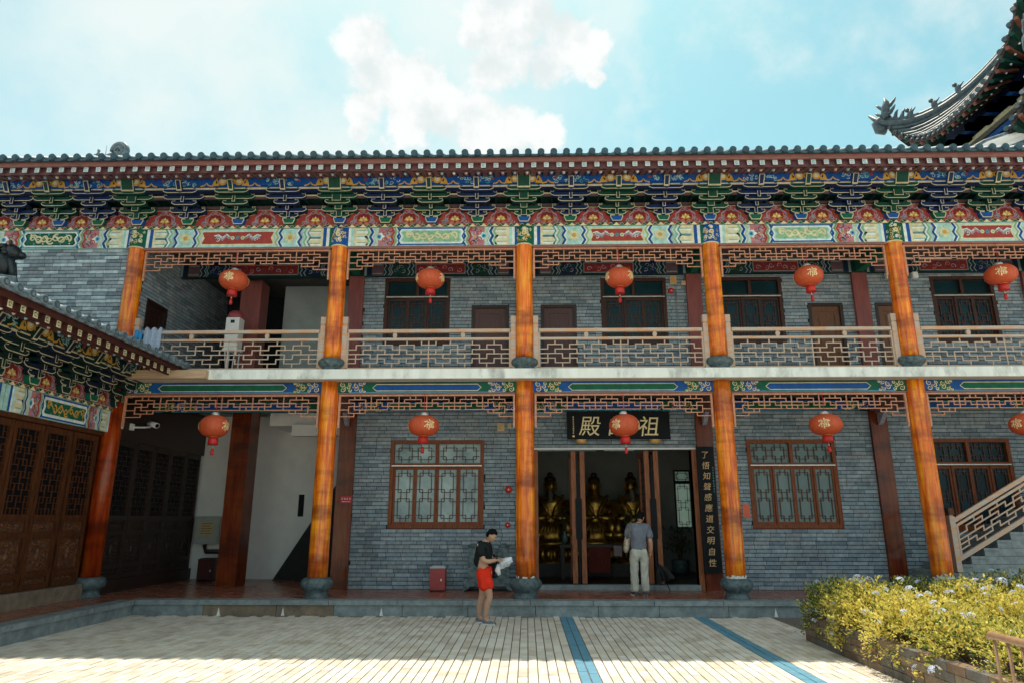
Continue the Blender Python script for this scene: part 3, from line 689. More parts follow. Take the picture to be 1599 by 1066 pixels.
def rail_lattice(Lh, zb, zt, m, w=.021, shear=0.0, cut=None):
    """step-key lattice between two rails, -Lh..Lh, optional shear dz/dx for a stair"""
    b = MB(); u = Lh / 11.0; rh = (zt - zb) / 6
    def bar(x0, z0, x1, z1):
        if cut and max(x0, x1) > cut: return
        if z0 == z1:
            b.bar((x0 - w / 2, 0, z0 + shear * (x0 - w / 2)), (x1 + w / 2, 0, z1 + shear * (x1 + w / 2)), .026, m, w)
        else: b.bar((x0, 0, min(z0, z1) + w / 2 * .9 + shear * x0), (x0, 0, max(z0, z1) - w / 2 * .9 + shear * x0), w * .98, m, .0255)
    for s_ in (-1, 1):
        for r, L_ in RAILSEG_H.items():
            for a, c in L_:
                x0, x1 = sorted((s_ * a * u, s_ * c * u)); z = zt - r * rh
                if c == 0 and s_ < 0: continue
                if c == 0: x0 = -x1
                bar(x0, z, x1, z)
        for a, r0, r1 in RAILSEG_V:
            if a == 0 and s_ < 0: continue
            bar(s_ * a * u, zt - r1 * rh, s_ * a * u, zt - r0 * rh)
    return b
EAVEW = mat('shaded_eave_wood', (.085, .024, .020), (.05, .016, .014), rough=.6, scale=5, dirt=.3, spec=.3)  # EAVE darkened: the wing's shade is put into the wood colour
def eaves(parent, place, x0, x1, sets, bays, roof_len, slope, tile_m=TILE, head_kind=None, gold=False):
    """everything above the column heads. place=(loc,rz); sets=[(x,kind,ringy)]; returns roof object"""
    loc, rz = place; EAVE = EAVEW if gold else globals()['EAVE']; RAFT = EAVEW if gold else globals()['RAFT']; PUR = DGREEN if gold else BLUE  # the wing takes darker colours that carry its shade
    M_ = Matrix.Translation(loc) @ Matrix.Rotation(rz, 4, 'Z')
    at = lambda x, y=0, z=0: tuple(M_ @ Vector((x, y, z)))
    pl = MB()
    pl.box(x0, x1, -.13, .13, .46, .535, DGREEN)
    p = Paint(lambda x, z, d: (x, -.131 - d, z)); n = int((x1 - x0) / .13)
    p.rect(x0, x1, .46, .535, CREAM, 1)
    for k in range(n):
        a = x0 + k * .13; m_ = (GREEN, RED)[k % 2]
        if k % 2 == 0: p.poly([(a, .465), (a + .13, .465), (a + .065, .53)], GREEN, 2)
        p.poly([(a + .075, .53), (a + .185, .53), (a + .13, .475)], RED if k % 2 else DGREEN, 3)
    merge(pl, p.b); put('plate_beam', pl, parent, loc, rz)
    bk = MB(); bk.box(x0, x1, .02, .12, .535, 1.6, DGREEN)
    bk.box(x0, x1, -.10, .02, .985, 1.05, MAUVE)
    bk.face([(x0, .0, 1.14), (x1, .0, 1.14), (x1, -.74, 1.27), (x0, -.74, 1.27)], DGREEN)
    bk.box(x0, x1, -.70, -.58, 1.19, 1.232, PALE); bk.box(x0, x1, -.685, -.58, 1.145, 1.188, DBLUE)
    bk.box(x0, x1, -.47, -.40, 1.12, 1.15, PALE); bk.box(x0, x1, -.46, -.40, 1.075, 1.118, MAUVE)
    put('bracket_backing', bk, parent, loc, rz)
    for x, kind, ringy in sets: bracket(parent, kind, (at(x), rz))
    xs = sorted(s[0] for s in sets); cache = {}
    for k in range(len(xs) - 1):
        w = round(min(1.06, xs[k + 1] - xs[k] - .02), 2); key = (w, k % 2)
        if key not in cache:
            b, pp = flower_panel_mesh(w, k % 2); cache[key] = (b.mesh('flower_panel'), pp.mesh('painted_flower'))
        f = put('flower_panel', cache[key][0], parent, at((xs[k] + xs[k + 1]) / 2), rz)
        put('painted_flower', cache[key][1], f, at((xs[k] + xs[k + 1]) / 2), rz)
    pu = MB(); pu.box(x0, x1, -.76, -.60, 1.235, 1.54, PUR)
    pu = put('purlin', pu, parent, loc, rz)
    p = Paint(lambda x, z, d: (x, -.761 - d, z)); p.rect(x0, x1, 1.235, 1.25, DGREEN, 1)
    purlin_pattern(p, x0, x1, 1.235, 1.46, [(x, r) for x, k, r in sets], 1)
    put('painted_pattern', p.b, pu, loc, rz)
    # rafters
    sp = .2745; cnt = int((x1 - x0) / sp)
    ends = (WHITE, paint('bead_pink', (.75, .55, .45)), paint('bead_blue', (.35, .62, .75)))
    rm = []
    for e in ends:
        b = MB(); b.tube([(0, -.5, 1.61), (0, -1.12, 1.315)], .048, RAFT, 10)
        d = Vector((0, -.62, -.29)).normalized(); c = Vector((0, -1.12, 1.315))
        b.ball(tuple(c), .034, e, 8, 6); rm.append(b.mesh('round_rafter'))
    fm = []; SQF = paint('rafter_end', (.60, .70, .72))
    for q in range(2):
        b = MB(); hw = .052
        prof = [(-.55, 1.46), (-1.58, 1.19), (-1.58, 1.30), (-.55, 1.57)]
        b.face([(-hw, y, z) for y, z in prof][::-1], RAFT); b.face([(hw, y, z) for y, z in prof], RAFT)
        for i in range(4):
            (ya, za), (yb, zb) = prof[i], prof[(i + 1) % 4]; b.face([(-hw, ya, za), (hw, ya, za), (hw, yb, zb), (-hw, yb, zb)], RAFT)
        pp = Paint(lambda x, z, d: (x, -1.581 - d, z)); pp.rect(-.053, .053, 1.19, 1.30, (CREAM if gold else SQF), 1)
        f1 = DGREEN if gold else (TEAL if q else LILAC)
        pp.spiral((0, 1.245), .036, 1.3, .013, f1, 2, a0=q); pp.stroke([(-.03, 1.22), (.0, 1.215), (.035, 1.222)], .009, f1, 2); pp.stroke([(-.033, 1.255), (-.03, 1.275), (.02, 1.28)], .009, f1, 2)
        merge(b, pp.b); fm.append(b.mesh('square_rafter'))
    for k in range(cnt):
        x = x0 + (k + .5) * sp
        put('round_rafter', rm[k % 3], parent, at(x + .13), rz)
        put('square_rafter', fm[k % 2], parent, at(x), rz)
    so = MB()
    so.face([(x0, -.45, 1.63), (x1, -.45, 1.63), (x1, -1.18, 1.33), (x0, -1.18, 1.33)], DGREEN)
    so.box(x0, x1, -1.16, -1.12, 1.325, 1.38, EAVE)
    so.face([(x0, -.5, 1.60), (x1, -.5, 1.60), (x1, -1.60, 1.305), (x0, -1.60, 1.305)], RAFT)
    so.box(x0, x1, -1.50, -1.46, 1.19, 1.34, RAFT)
    so.box(x0, x1, -1.64, -1.585, 1.302, 1.405, EAVE)
    put('eaves_boarding', so, parent, loc, rz)
    # roof
    ts = math.tan(slope); rf = MB(); y0, z0 = -1.70, 1.415; yr = roof_len; zr = z0 + (yr - y0) * ts
    rf.face([(x0, y0, z0), (x1, y0, z0), (x1, yr, zr), (x0, yr, zr)], tile_m)
    rf.face([(x0, y0, z0 - .03), (x1, y0, z0 - .03), (x1, yr, zr - .2), (x0, yr, zr - .2)][::-1], RAFT)
    rf.face([(x0, y0, z0 - .03), (x1, y0, z0 - .03), (x1, y0, z0), (x0, y0, z0)], tile_m)
    rf.face([(x0, yr, zr), (x1, yr, zr), (x1, 2 * yr - y0, z0), (x0, 2 * yr - y0, z0)], tile_m)
    rf.face([(x0, y0, z0 - .03), (x0, y0, z0), (x0, yr, zr), (x0, 2 * yr - y0, z0)], PLAS); rf.face([(x1, y0, z0 - .03), (x1, y0, z0), (x1, yr, zr), (x1, 2 * yr - y0, z0)], PLAS)
    rf.box(x0, x1, yr - .12, yr + .12, zr - .1, zr + .25, TILE)
    ro = put('roof', rf, parent, loc, rz)
    b = MB(); rr = .071; Ln = yr - y0 + .05; seg = 9; nn = 9
    for i in range(nn):      # half-round roll made of short overlapping tiles
        ya = y0 - .05 + i * Ln / nn; yb = ya + Ln / nn
        for j in range(seg):
            t0, t1 = math.pi * j / seg, math.pi * (j + 1) / seg
            f = lambda y, t, r: (r * math.cos(t), y, z0 + .045 + (y - y0) * ts + r * math.sin(t))
            b.face([f(ya, t0, rr), f(ya, t1, rr), f(yb, t1, rr * .93), f(yb, t0, rr * .93)], tile_m, True)
    cy = y0 - .055; cz = z0 + .045
    pts = [(.074 * math.cos(2 * math.pi * i / 16), cz + .074 * math.sin(2 * math.pi * i / 16)) for i in range(16)]
    b.prism(pts, cy - .03, cy + .03, tile_m)
    b.prism([(x * .72, cz + (z - cz) * .72) for x, z in pts], cy - .034, cy - .028, TILE); b.prism([(x * .45, cz + (z - cz) * .45) for x, z in pts], cy - .04, cy - .03, tile_m)
    rollm = b.mesh('roll_tile')
    d = MB(); hw = sp / 2 - .03
    top = [(hw * math.cos(math.pi * i / 8), z0 + .035 - .038 * math.sin(math.pi * i / 8)) for i in range(9)]
    bot = [(hw * .96 * math.cos(math.pi * i / 8), z0 - .02 - .05 * math.sin(math.pi * i / 8) + .02) for i in range(9)]
    d.prism(top + bot[::-1], y0 - .06, y0 - .03, tile_m)
    dripm = d.mesh('drip_tile')
    for k in range(cnt + 1):
        x = x0 + k * sp + .02
        put('roll_tile', rollm, ro, at(x), rz)
        if k < cnt: put('drip_tile', dripm, ro, at(x + sp / 2), rz)
    return ro
# ------------------------------------------------------------------ the two-storey temple hall
hall = root('temple_hall', (0, 16, 0), 'two-storey grey brick temple hall with orange columns, painted eaves and balcony', 'building')
def clip_rects(rects, ops):
    out = []
    for a in rects:
        cur = [a]
        for o in ops:
            nx = []
            for (x0, x1, z0, z1) in cur:
                if x1 <= o[0] or x0 >= o[1] or z1 <= o[2] or z0 >= o[3]: nx.append((x0, x1, z0, z1)); continue
                if x0 < o[0]: nx.append((x0, o[0], z0, z1))
                if x1 > o[1]: nx.append((o[1], x1, z0, z1))
                xa, xb = max(x0, o[0]), min(x1, o[1])
                if z0 < o[2]: nx.append((xa, xb, z0, o[2]))
                if z1 > o[3]: nx.append((xa, xb, o[3], z1))
            cur = nx
        out += cur
    return out
BL, BH = .36, .0905
def brick_wall(parent, x0, x1, z0, z1, ops, place, thick=.22, singles=0, seed=1, bh=BH, bl=BL, wts=(5, 3, 2, 2.4, .0)):
    loc, rz = place
    w = MB()
    for r in clip_rects([(x0, x1, z0, z1)], ops): w.box(r[0], r[1], 0, thick, r[2], r[3], MORT)
    wall = put('wall', w, parent, loc, rz)
    rr = random.Random(seed); bricks = []; k = 0; z = z0
    while z < z1 - .02:
        zt = min(z + bh, z1); x = x0 - (k % 2) * bl / 2 + rr.uniform(-.05, .05)
        while x < x1:
            l = bl * rr.choice((1, 1, 1, .52)) if rr.random() < .25 else bl
            for q in clip_rects([(max(x, x0) + .005, min(x + l, x1) - .005, z + .0075, zt - .0075)], ops):
                if q[1] - q[0] > .03 and q[3] - q[2] > .02: bricks.append((*q, rr.choices((0, 1, 2, 3, 4), wts)[0], rr.uniform(.004, .011)))
            x += l
        z += bh; k += 1
    M_ = Matrix.Translation(loc) @ Matrix.Rotation(rz, 4, 'Z')
    pick = set()
    if singles:
        full = [b for b in bricks if b[1] - b[0] > bl * .9]
        full.sort(key=lambda b: ((M_ @ Vector((b[0], 0, b[2]))) - Vector((0, 0, 1.84))).length)
        pick = set(full[:singles]); uni = []
        for m in BR:
            u = MB(); u.box(-(bl - .01) / 2, (bl - .01) / 2, -.008, .02, -(bh - .015) / 2, (bh - .015) / 2, m, skip=('k',)); uni.append(u.mesh('brick'))
    f = MB()
    for b in bricks:
        if b in pick: put('brick', uni[b[4]], wall, tuple(M_ @ Vector(((b[0] + b[1]) / 2, .006 - b[5], (b[2] + b[3]) / 2))), rz)
        else: f.box(b[0], b[1], -b[5], .01, b[2], b[3], BR[b[4]], skip=('k',))
    put('brick_courses', f, wall, loc, rz, kind='stuff')
    return wall
WIN_L = [(-3.33, -1.04, 1.66, 3.75), (5.33, 7.45, 1.66, 3.75), (9.62, 11.62, 1.60, 3.76)]
DOOR = (.27, 3.98, ZP, 3.5)
UW = [(-3.67, -1.96, 6.15, 7.95), (1.93, 3.62, 6.15, 7.92), (4.95, 6.58, 6.15, 7.92), (10.36, 11.96, 6.15, 7.9)]
UD = [(-1.40, -.43, ZF, 7.20), (.38, 1.30, ZF, 7.20), (7.19, 8.07, ZF, 7.20), (8.88, 9.75, ZF, 7.20)]
brick_wall(hall, -4.22, 13.2, ZP, 4.75, WIN_L + [DOOR], ((0, YW, 0), 0), singles=300, seed=11)
brick_wall(hall, -4.22, 13.2, ZF, 8.4, UW + UD, ((0, YW, 0), 0), seed=12)
brick_wall(hall, -13.2, -9.36, 4.2, 8.1, [], ((0, 14.98, 0), 0), seed=13, wts=(3, 4, .6, .5, 4))  # paler brick mix: daylight on this wall is put into the colour
brick_wall(hall, 15.06, 19.6, ZF, 8.4, [(15.35, 16.30, ZF, 6.98)], ((-9.06, 0, 0), R(90)), seed=14)
# shell behind the facade
bwn = (4.72, 5.27, 1.60, 3.42)
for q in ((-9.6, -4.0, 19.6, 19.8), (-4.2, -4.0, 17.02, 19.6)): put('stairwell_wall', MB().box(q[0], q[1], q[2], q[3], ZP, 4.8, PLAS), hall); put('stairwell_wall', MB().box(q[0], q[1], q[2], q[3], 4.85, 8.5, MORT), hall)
sh = MB()
for r in clip_rects([(-4.0, 8.7, ZP, 4.75)], [bwn]): sh.box(r[0], r[1], 22.5, 22.7, r[2], r[3], IPLAS)
put('inner_wall', sh, hall)
for q in ((8.5, 8.7), (-3.998, -3.8)): put('inner_wall', MB().box(q[0], q[1], 17.03, 22.498, ZP, 4.75, IPLAS), hall)
# pane of the far window, lit from outside
pb = MB(); pb.box(bwn[0], bwn[1], 22.56, 22.58, bwn[2], bwn[3], mat('frosted_daylight_glass', (.36, .42, .40), (.30, .36, .35), rough=.6, trans=.8))
bw = MB()
for a in (bwn[0], bwn[1] - .05): bw.box(a, a + .05, 22.46, 22.54, bwn[2], bwn[3], DARKW)
for a in (bwn[2], 2.98, bwn[3] - .05): bw.box(bwn[0] + .052, bwn[1] - .052, 22.462, 22.538, a, a + .05 if a != 2.98 else a + .10, DARKW)
lattice_later = (bwn, bw, pb)
def lattice_panel(b, x0, x1, z0, z1, y, m, mods=1, w=.016, vertical=True, d=.014):
    """corner-square lattice, mods repeats stacked (vertical) or side by side"""
    for k in range(mods):
        if vertical: a0, a1, c0, c1 = x0, x1, z0 + (z1 - z0) * k / mods, z0 + (z1 - z0) * (k + 1) / mods
        else: a0, a1, c0, c1 = x0 + (x1 - x0) * k / mods, x0 + (x1 - x0) * (k + 1) / mods, z0, z1
        W_ = min(a1 - a0, c1 - c0); i = W_ * .17; s_ = W_ * .17
        X0, X1, Z0, Z1 = a0 + i, a1 - i, c0 + i, c1 - i
        H = lambda xa, xb, z: b.box(xa, xb, y - d / 2, y + d / 2, z - w / 2, z + w / 2, m)
        V = lambda x, za, zb: b.box(x - w / 2, x + w / 2, y - d / 2 - .002, y + d / 2 + .002, za, zb, m)
        H(X0, X1, Z0); H(X0, X1, Z1); V(X0, Z0, Z1); V(X1, Z0, Z1)
        for zz, sg in ((Z0, 1), (Z1, -1)):
            H(a0, X0 + s_, zz + sg * s_); H(X1 - s_, a1, zz + sg * s_)
        for xx, sg in ((X0, 1), (X1, -1)):
            V(xx + sg * s_, c0, Z0 + s_); V(xx + sg * s_, Z1 - s_, c1)
far = put('window', bw, hall); put('pane', pb, far)
for za, zb, mo in ((bwn[2] + .05, 2.98, 2), (3.08, bwn[3] - .05, 1)):
    b = MB(); lattice_panel(b, bwn[0] + .05, bwn[1] - .05, za, zb, 22.53, DARKW, mo); put('lattice', b, far)
def window(parent, o, name='window', upper=False, glass=None):
    x0, x1, z0, z1 = o; yf = YW + (.05 if not upper else .07); fr = MB(); F = UWINW if upper else WINW
    e = .09
    fr.box(x0, x0 + e, yf - .08, yf + .08, z0, z1, F); fr.box(x1 - e, x1, yf - .08, yf + .08, z0, z1, F)
    fr.box(x0 + e, x1 - e, yf - .078, yf + .08, z1 - e, z1, F); fr.box(x0 + e, x1 - e, yf - .085, yf + .08, z0, z0 + e, F)
    zt = z1 - (.60 if not upper else .50)
    fr.box(x0 + e, x1 - e, yf - .07, yf + .08, zt - .05, zt + .04, F)
    xm = (x0 + x1) / 2; n = 4 if not upper else 3
    fr.box(xm - .04, xm + .04, yf - .068, yf + .07, zt + .04, z1 - e, F)
    w = put(name, fr, parent)
    ra = MB(); ra.box(x0 + .05, x1 - .05, yf - .11, yf - .086, zt - .035, zt - .008, SILV); put('track_rail', ra, w)
    gl = glass or (FROST if not upper else DGLASS); lm = mat('lattice_dark_wood', (.085, .022, .012), (.05, .014, .010), rough=.5, scale=8)
    for a, b_ in ((x0 + e, xm - .04), (xm + .04, x1 - e)):
        g_ = MB(); g_.box(a, b_, yf + .02, yf + .03, zt + .04, z1 - e, gl); q = put('pane', g_, w)
        if not upper:
            l_ = MB(); lattice_panel(l_, a + .03, b_ - .03, zt + .06, z1 - e - .02, yf + .0, lm, 2, vertical=False); put('lattice', l_, w)
    sw = (x1 - x0 - 2 * e) / n
    for k in range(n):
        a = x0 + e + k * sw; s_ = MB(); yo = yf - (.03 if k % 2 else .0)
        st = .05
        s_.box(a, a + st, yo - .025, yo + .02, z0 + e, zt - .05, F); s_.box(a + sw - st, a + sw, yo - .025, yo + .02, z0 + e, zt - .05, F)
        s_.box(a + st, a + sw - st, yo - .024, yo + .02, z0 + e, z0 + e + .06, F); s_.box(a + st, a + sw - st, yo - .024, yo + .02, zt - .11, zt - .05, F)
        so = put('sash', s_, w)
        g_ = MB(); g_.box(a + st, a + sw - st, yo + .004, yo + .012, z0 + e + .06, zt - .11, gl); put('pane', g_, w)
        l_ = MB(); lattice_panel(l_, a + st, a + sw - st, z0 + e + .07, zt - .12, yo - .012, lm, 2); put('lattice', l_, w)
    return w
for o, g_ in zip(WIN_L, (FROST, FROST2, DGLASS)): window(hall, o, glass=g_)
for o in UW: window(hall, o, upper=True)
def panel_door(parent, x0, x1, z0, z1, place=((0, YW, 0), 0), m=None):
    loc, rz = place; m = m or DOORU
    b = MB(); e = .08
    b.box(x0, x0 + e, -.02, .14, z0, z1, DARKW); b.box(x1 - e, x1, -.02, .14, z0, z1, DARKW); b.box(x0 + e, x1 - e, -.018, .14, z1 - e, z1, DARKW)
    fr = put('door_frame', b, parent, loc, rz)
    d = MB(); a, c = x0 + e, x1 - e; s_ = .13
    d.box(a, c, .055, .10, z0, z1 - e, m)
    d.box(a, a + s_, .035, .055, z0, z1 - e, m); d.box(c - s_, c, .035, .055, z0, z1 - e, m)
    for q, h in ((z0, .16), (z0 + .85, .14), (z1 - e - .14, .14)): d.box(a + s_, c - s_, .036, .055, q, q + h, m)
    d.box(a + s_ + .06, c - s_ - .06, .042, .055, z0 + 1.07, z1 - e - .22, m); d.box(a + s_ + .06, c - s_ - .06, .042, .055, z0 + .24, z0 + .77, m)
    lf = put('door', d, fr, loc, rz)
    return fr
DOORU = mat('upper_door_wood', (.105, .045, .045), (.07, .03, .03), rough=.5, scale=5, stretch=(5, 5, 1))
DOORU2 = mat('upper_door_wood_warm', (.17, .065, .025), (.11, .04, .018), rough=.45, scale=5, stretch=(5, 5, 1))
for k, o in enumerate(UD): panel_door(hall, *o, m=DOORU if k < 2 else DOORU2)
panel_door(hall, 15.35, 16.30, ZF, 6.98, ((-9.06, 0, 0), R(90)), m=DARKW)
# pilasters
def pilaster(x0, x1, y0, y1, z0, z1, m):
    b = MB(); b.box(x0, x1, y0, y1, z0, z1, m); put('pilaster', b, hall)
for x in CX[1:6]:
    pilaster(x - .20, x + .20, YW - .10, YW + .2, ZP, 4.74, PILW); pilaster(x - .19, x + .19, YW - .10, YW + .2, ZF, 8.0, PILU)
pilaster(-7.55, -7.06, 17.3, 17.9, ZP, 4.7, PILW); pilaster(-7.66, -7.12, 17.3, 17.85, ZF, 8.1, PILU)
# columns
def col_mesh(z0, z1, r):
    b = MB(); k = 10
    b.lathe([(r * (1 + .05 * (1 - i / k)), z0 + (z1 - z0) * i / k) for i in range(k + 1)], COLW, n=28)
    return b.mesh('column')
def base_mesh(z0, h, r, patch=0):
    b = MB()
    prof = [(.80, 0), (.80, .05), (.74, .08), (.70, .22), (.72, .34), (.84, .42), (.97, .55), (1.0, .70), (.95, .86), (.86, .95), (.72, 1.0)]
    b.lathe([(r * a, z0 + h * q) for a, q in prof], STONED, n=28)
    for k in range(14):      # carved lobes round the belly
        t = 2 * math.pi * k / 14
        b.ball((r * .86 * math.cos(t), r * .86 * math.sin(t), z0 + h * .70), (.055, .055, h * .20), STONED, 6, 5)
    return b.mesh('column_base')
LC, UC = col_mesh(.66, 4.90, .198), col_mesh(5.34, 8.52, .188)
LCr = MB(); LCr.lathe([(.20, .66), (.20, 4.9)], COLR, n=24)
LCr = LCr.mesh('column')
LB, UB = base_mesh(ZP, .40, .33), base_mesh(ZF, .31, .305)
PATCH = mat('filler_white', (.75, .74, .70), (.6, .58, .54), rough=.9, scale=12)
for i, x in enumerate(CX):
    c = put('column', LC if i else LCr, hall, (x, YC, 0)); put('column_base', LB, c, (x, YC, 0))
    if i in (2, 3, 4):
        b = MB(); rr = random.Random(i); n = 18
        for k in range(n):
            if i == 2 and k % 5 < 2: continue
            t0, t1 = math.pi + math.pi * k / n, math.pi + math.pi * (k + 1) / n; h = rr.uniform(.015, .06) * (1.3 if i > 2 else .8)
            b.face([(.2115 * math.cos(t0), .2115 * math.sin(t0), .69), (.2115 * math.cos(t1), .2115 * math.sin(t1), .69), (.2115 * math.cos(t1), .2115 * math.sin(t1), .69 + h), (.2115 * math.cos(t0), .2115 * math.sin(t0), .69 + h * rr.uniform(.5, 1.2))], PATCH)
        put('filler_patch', b, c, (x, YC, 0))
    c = put('column', UC, hall, (x, YC, 0)); put('column_base', UB, c, (x, YC, 0))
    # painted head
    grd, lt = ((GREEN, BLUE)[i % 2], CREAM)
    b = MB(); b.lathe([(.196, 8.08), (.198, 8.10), (.198, 8.52), (.196, 8.525)], grd, n=28); b.lathe([(.206, 8.055), (.206, 8.085)], CREAM, n=28)
    p = Paint(lambda a, z, d: (math.sin(a / .2) * (.2 + d), -math.cos(a / .2) * (.2 + d), z + 8.08)); rr = random.Random(40 + i)
    for k in range(26):
        p.spiral((rr.uniform(-.2, .2), rr.uniform(.07, .38)), rr.uniform(.03, .055), 1.1, .022, rr.choice((CREAM, CREAM, GOLD, WHITE)), 1 + k % 6, a0=rr.uniform(0, 6), flip=rr.choice((1, -1)), n=9)
    p.disc((0, .25), .055, CREAM, 8, 9); p.disc((0, .36), .04, CREAM, 8, 8); p.disc((0, .25), .025, GOLD, 9, 7)
    h_ = put('painted_capital', b, hall, (x, YC, 0)); put('painted_flowers', p.b, h_, (x, YC, 0), kind='stuff')
# beams, fretwork, railings bay by bay
cols = [-13.4] + CX
for i in range(len(cols) - 1):
    a, c = cols[i], cols[i + 1]; xm = (a + c) / 2; Lh = (c - a) / 2
    b = MB(); b.box(-Lh, Lh, -.10, .12, 0, .46, AQUA); o = put('painted_beam', b, hall, (xm, YC, 8.07))
    p = Paint(lambda x, z, d: (x, -.101 - d, z))
    if i == 0: beam_paint_B(Lh, .46, p, field=GREEN, edge=TEAL, ground=DGREEN)
    elif i % 2 == 1: beam_paint_A(Lh, .46, p)
    else: beam_paint_B(Lh, .46, p)
    put('painted_pattern', p.b, o, (xm, YC, 8.07))
    if i == 0: continue
    b = MB(); b.box(-Lh, Lh, -.05, .10, 0, .24, DBLUE); o = put('painted_beam', b, hall, (xm, YC, 4.60))
    p = Paint(lambda x, z, d: (x, -.051 - d, z)); beam_paint_C(Lh, .24, p, *((BLUE, GREEN) if i % 2 else (GREEN, BLUE)))
    put('painted_pattern', p.b, o, (xm, YC, 4.60))
    b = MB(); b.box(-Lh + .2, Lh - .2, -.045, .09, -.035, -.001, EAVE); put('beam_underboard', b, o, (xm, YC, 4.60))
    b = MB(); b.box(-Lh + .2, Lh - .2, -.09, .09, -.05, -.001, EAVE); put('beam_underboard', b, hall, (xm, YC, 8.07))
    put('fretwork', fret_mesh(Lh - .215, 4.56), hall, (xm, YC, 0)); put('fretwork', fret_mesh(Lh - .205, 8.02), hall, (xm, YC, 0))
    # inner beams on the wall line
    if i > 0:
        b = MB(); b.box(-Lh, Lh, -.06, .12, 0, .36, DGREEN); o = put('inner_beam', b, hall, (xm, YW - .07, 7.98))
        p = Paint(lambda x, z, d: (x, -.061 - d, z)); beam_paint_D(Lh, .36, p, RED if i % 2 else DRED)
        put('painted_pattern', p.b, o, (xm, YW - .07, 7.98))
        b = MB(); b.box(-Lh, Lh, -.06, .12, 0, .26, DGREEN); o = put('inner_beam', b, hall, (xm, YW - .07, 4.44))
        p = Paint(lambda x, z, d: (x, -.061 - d, z)); beam_paint_C(Lh, .26, p, *((GREEN, BLUE) if i % 2 else (BLUE, GREEN)))
        put('painted_pattern', p.b, o, (xm, YW - .07, 4.44))
    # balcony railing
    rl = MB(); H = Lh - .33; lat = H - .03
    rl.box(-H, H, -.045, .045, 5.985, 6.06, RAILW); rl.box(-H, H, -.032, .032, 5.805, 5.86, RAILW); rl.box(-H, H, -.035, .035, ZF + .03, ZF + .115, LATW)
    for s_ in (-1, 1): rl.box(s_ * H - .022, s_ * H + .022, -.03, .03, ZF + .117, 5.98, LATW)
    for q in (-.42, .42): rl.prism([(q * H - .03, 5.862), (q * H + .03, 5.862), (q * H + .05, 5.92), (q * H + .035, 5.984), (q * H - .035, 5.984), (q * H - .05, 5.92)], -.025, .025, LATW)
    r_ = put('railing', rl, hall, (xm, YC + .02, 0))
    put('lattice', rail_lattice(lat, ZF + .115, 5.805, LATW), r_, (xm, YC + .02, 0))
    for s_ in (-1, 1):
        ps = MB(); ps.box(-.055, .055, -.055, .055, ZF, 6.17, RAILW); ps.box(-.042, .042, -.042, .042, 6.17, 6.19, RAILW); ps.box(-.058, .058, -.058, .058, 6.19, 6.36, LATW)
        put('newel_post', ps, r_, (xm + s_ * (H + .075), YC + .02, 0))
# balcony slab, ceilings
b = MB(); b.box(-9.1, 13.2, 14.6, 19.0, 4.845, ZF, SLAB); put('balcony_slab', b, hall)
b = MB(); b.box(-9.0, 13.2, 14.63, 14.96, 4.838, 4.846, SOFF); put('slab_soffit', b, hall)
b = MB(); b.box(-8.75, -7.0, 14.45, 14.597, 4.84, 5.03, mat('raw_timber', (.55, .38, .24), (.42, .29, .19), rough=.7, scale=4, stretch=(.7, 5, 5))); put('timber_block', b, hall)
for q in ((-9.6, 13.2, 15.06, 16.74, 4.76, 4.838, CEIL), (-9.4, 13.2, 15.06, 16.74, 8.40, 8.5, CEIL), (-9.4, -4.1, 16.742, 19.7, 8.40, 8.5, CEIL), (-9.6, -4.1, 16.742, 19.7, 4.76, 4.838, IPLAS), (-3.99, 8.5, 17.03, 22.6, 4.76, 4.84, IPLAS)):
    put('corridor_ceiling', MB().box(*q), hall)
for x in CX[1:6]:      # cross beams over the corridor
    put('cross_beam', MB().box(x - .09, x + .09, YC + .13, YW - .14, 8.0, 8.36, GREEN), hall); put('cross_beam', MB().box(x - .09, x + .09, YC + .13, YW - .14, 4.36, 4.74, EAVE), hall)
    b = MB(); b.prism([(0, 0), (.0, -.28), (.10, -.24), (.34, -.02), (.34, 0)], -.05, .05, LILAC); put('corner_brace', b, hall, (x + .0, YW - .14, 4.36), rot=(0, 0, R(-90)))
# dark prism standing for the shaded recess under the stair, and landing, left bay
RECESSD = mat('understair_dark', (.015, .016, .017), (.01, .011, .012), rough=.8)
b = MB(); b.prism([(-6.85, ZP), (-4.24, ZP), (-4.24, 4.2), (-4.55, 3.95), (-5.40, 2.62)], 19.2, 19.59, RECESSD)
put('understair_shade', b, hall)
put('landing_beam', MB().box(-6.2, -4.22, 17.9, 18.15, 4.0, 4.3, PLAS), hall); put('landing_beam', MB().box(-6.9, -4.22, 18.16, 19.55, 4.3, 4.75, PLAS), hall)
b = MB(); b.box(-6.95, -4.24, 18.6, 18.75, ZF, 8.38, mat('stair_wall_grey', (.42, .47, .48), (.33, .38, .39), rough=.9, scale=2)); put('upper_stair_wall', b, hall)
put('vent_panel', MB().box(-6.42, -6.27, 19.57, 19.598, 1.95, 2.55, BLACKL), hall)
put('wall_conduit', MB().tube([(-8.0, 19.57, 4.7), (-8.0, 19.57, 2.0)], .03, PLAS, 8), hall)
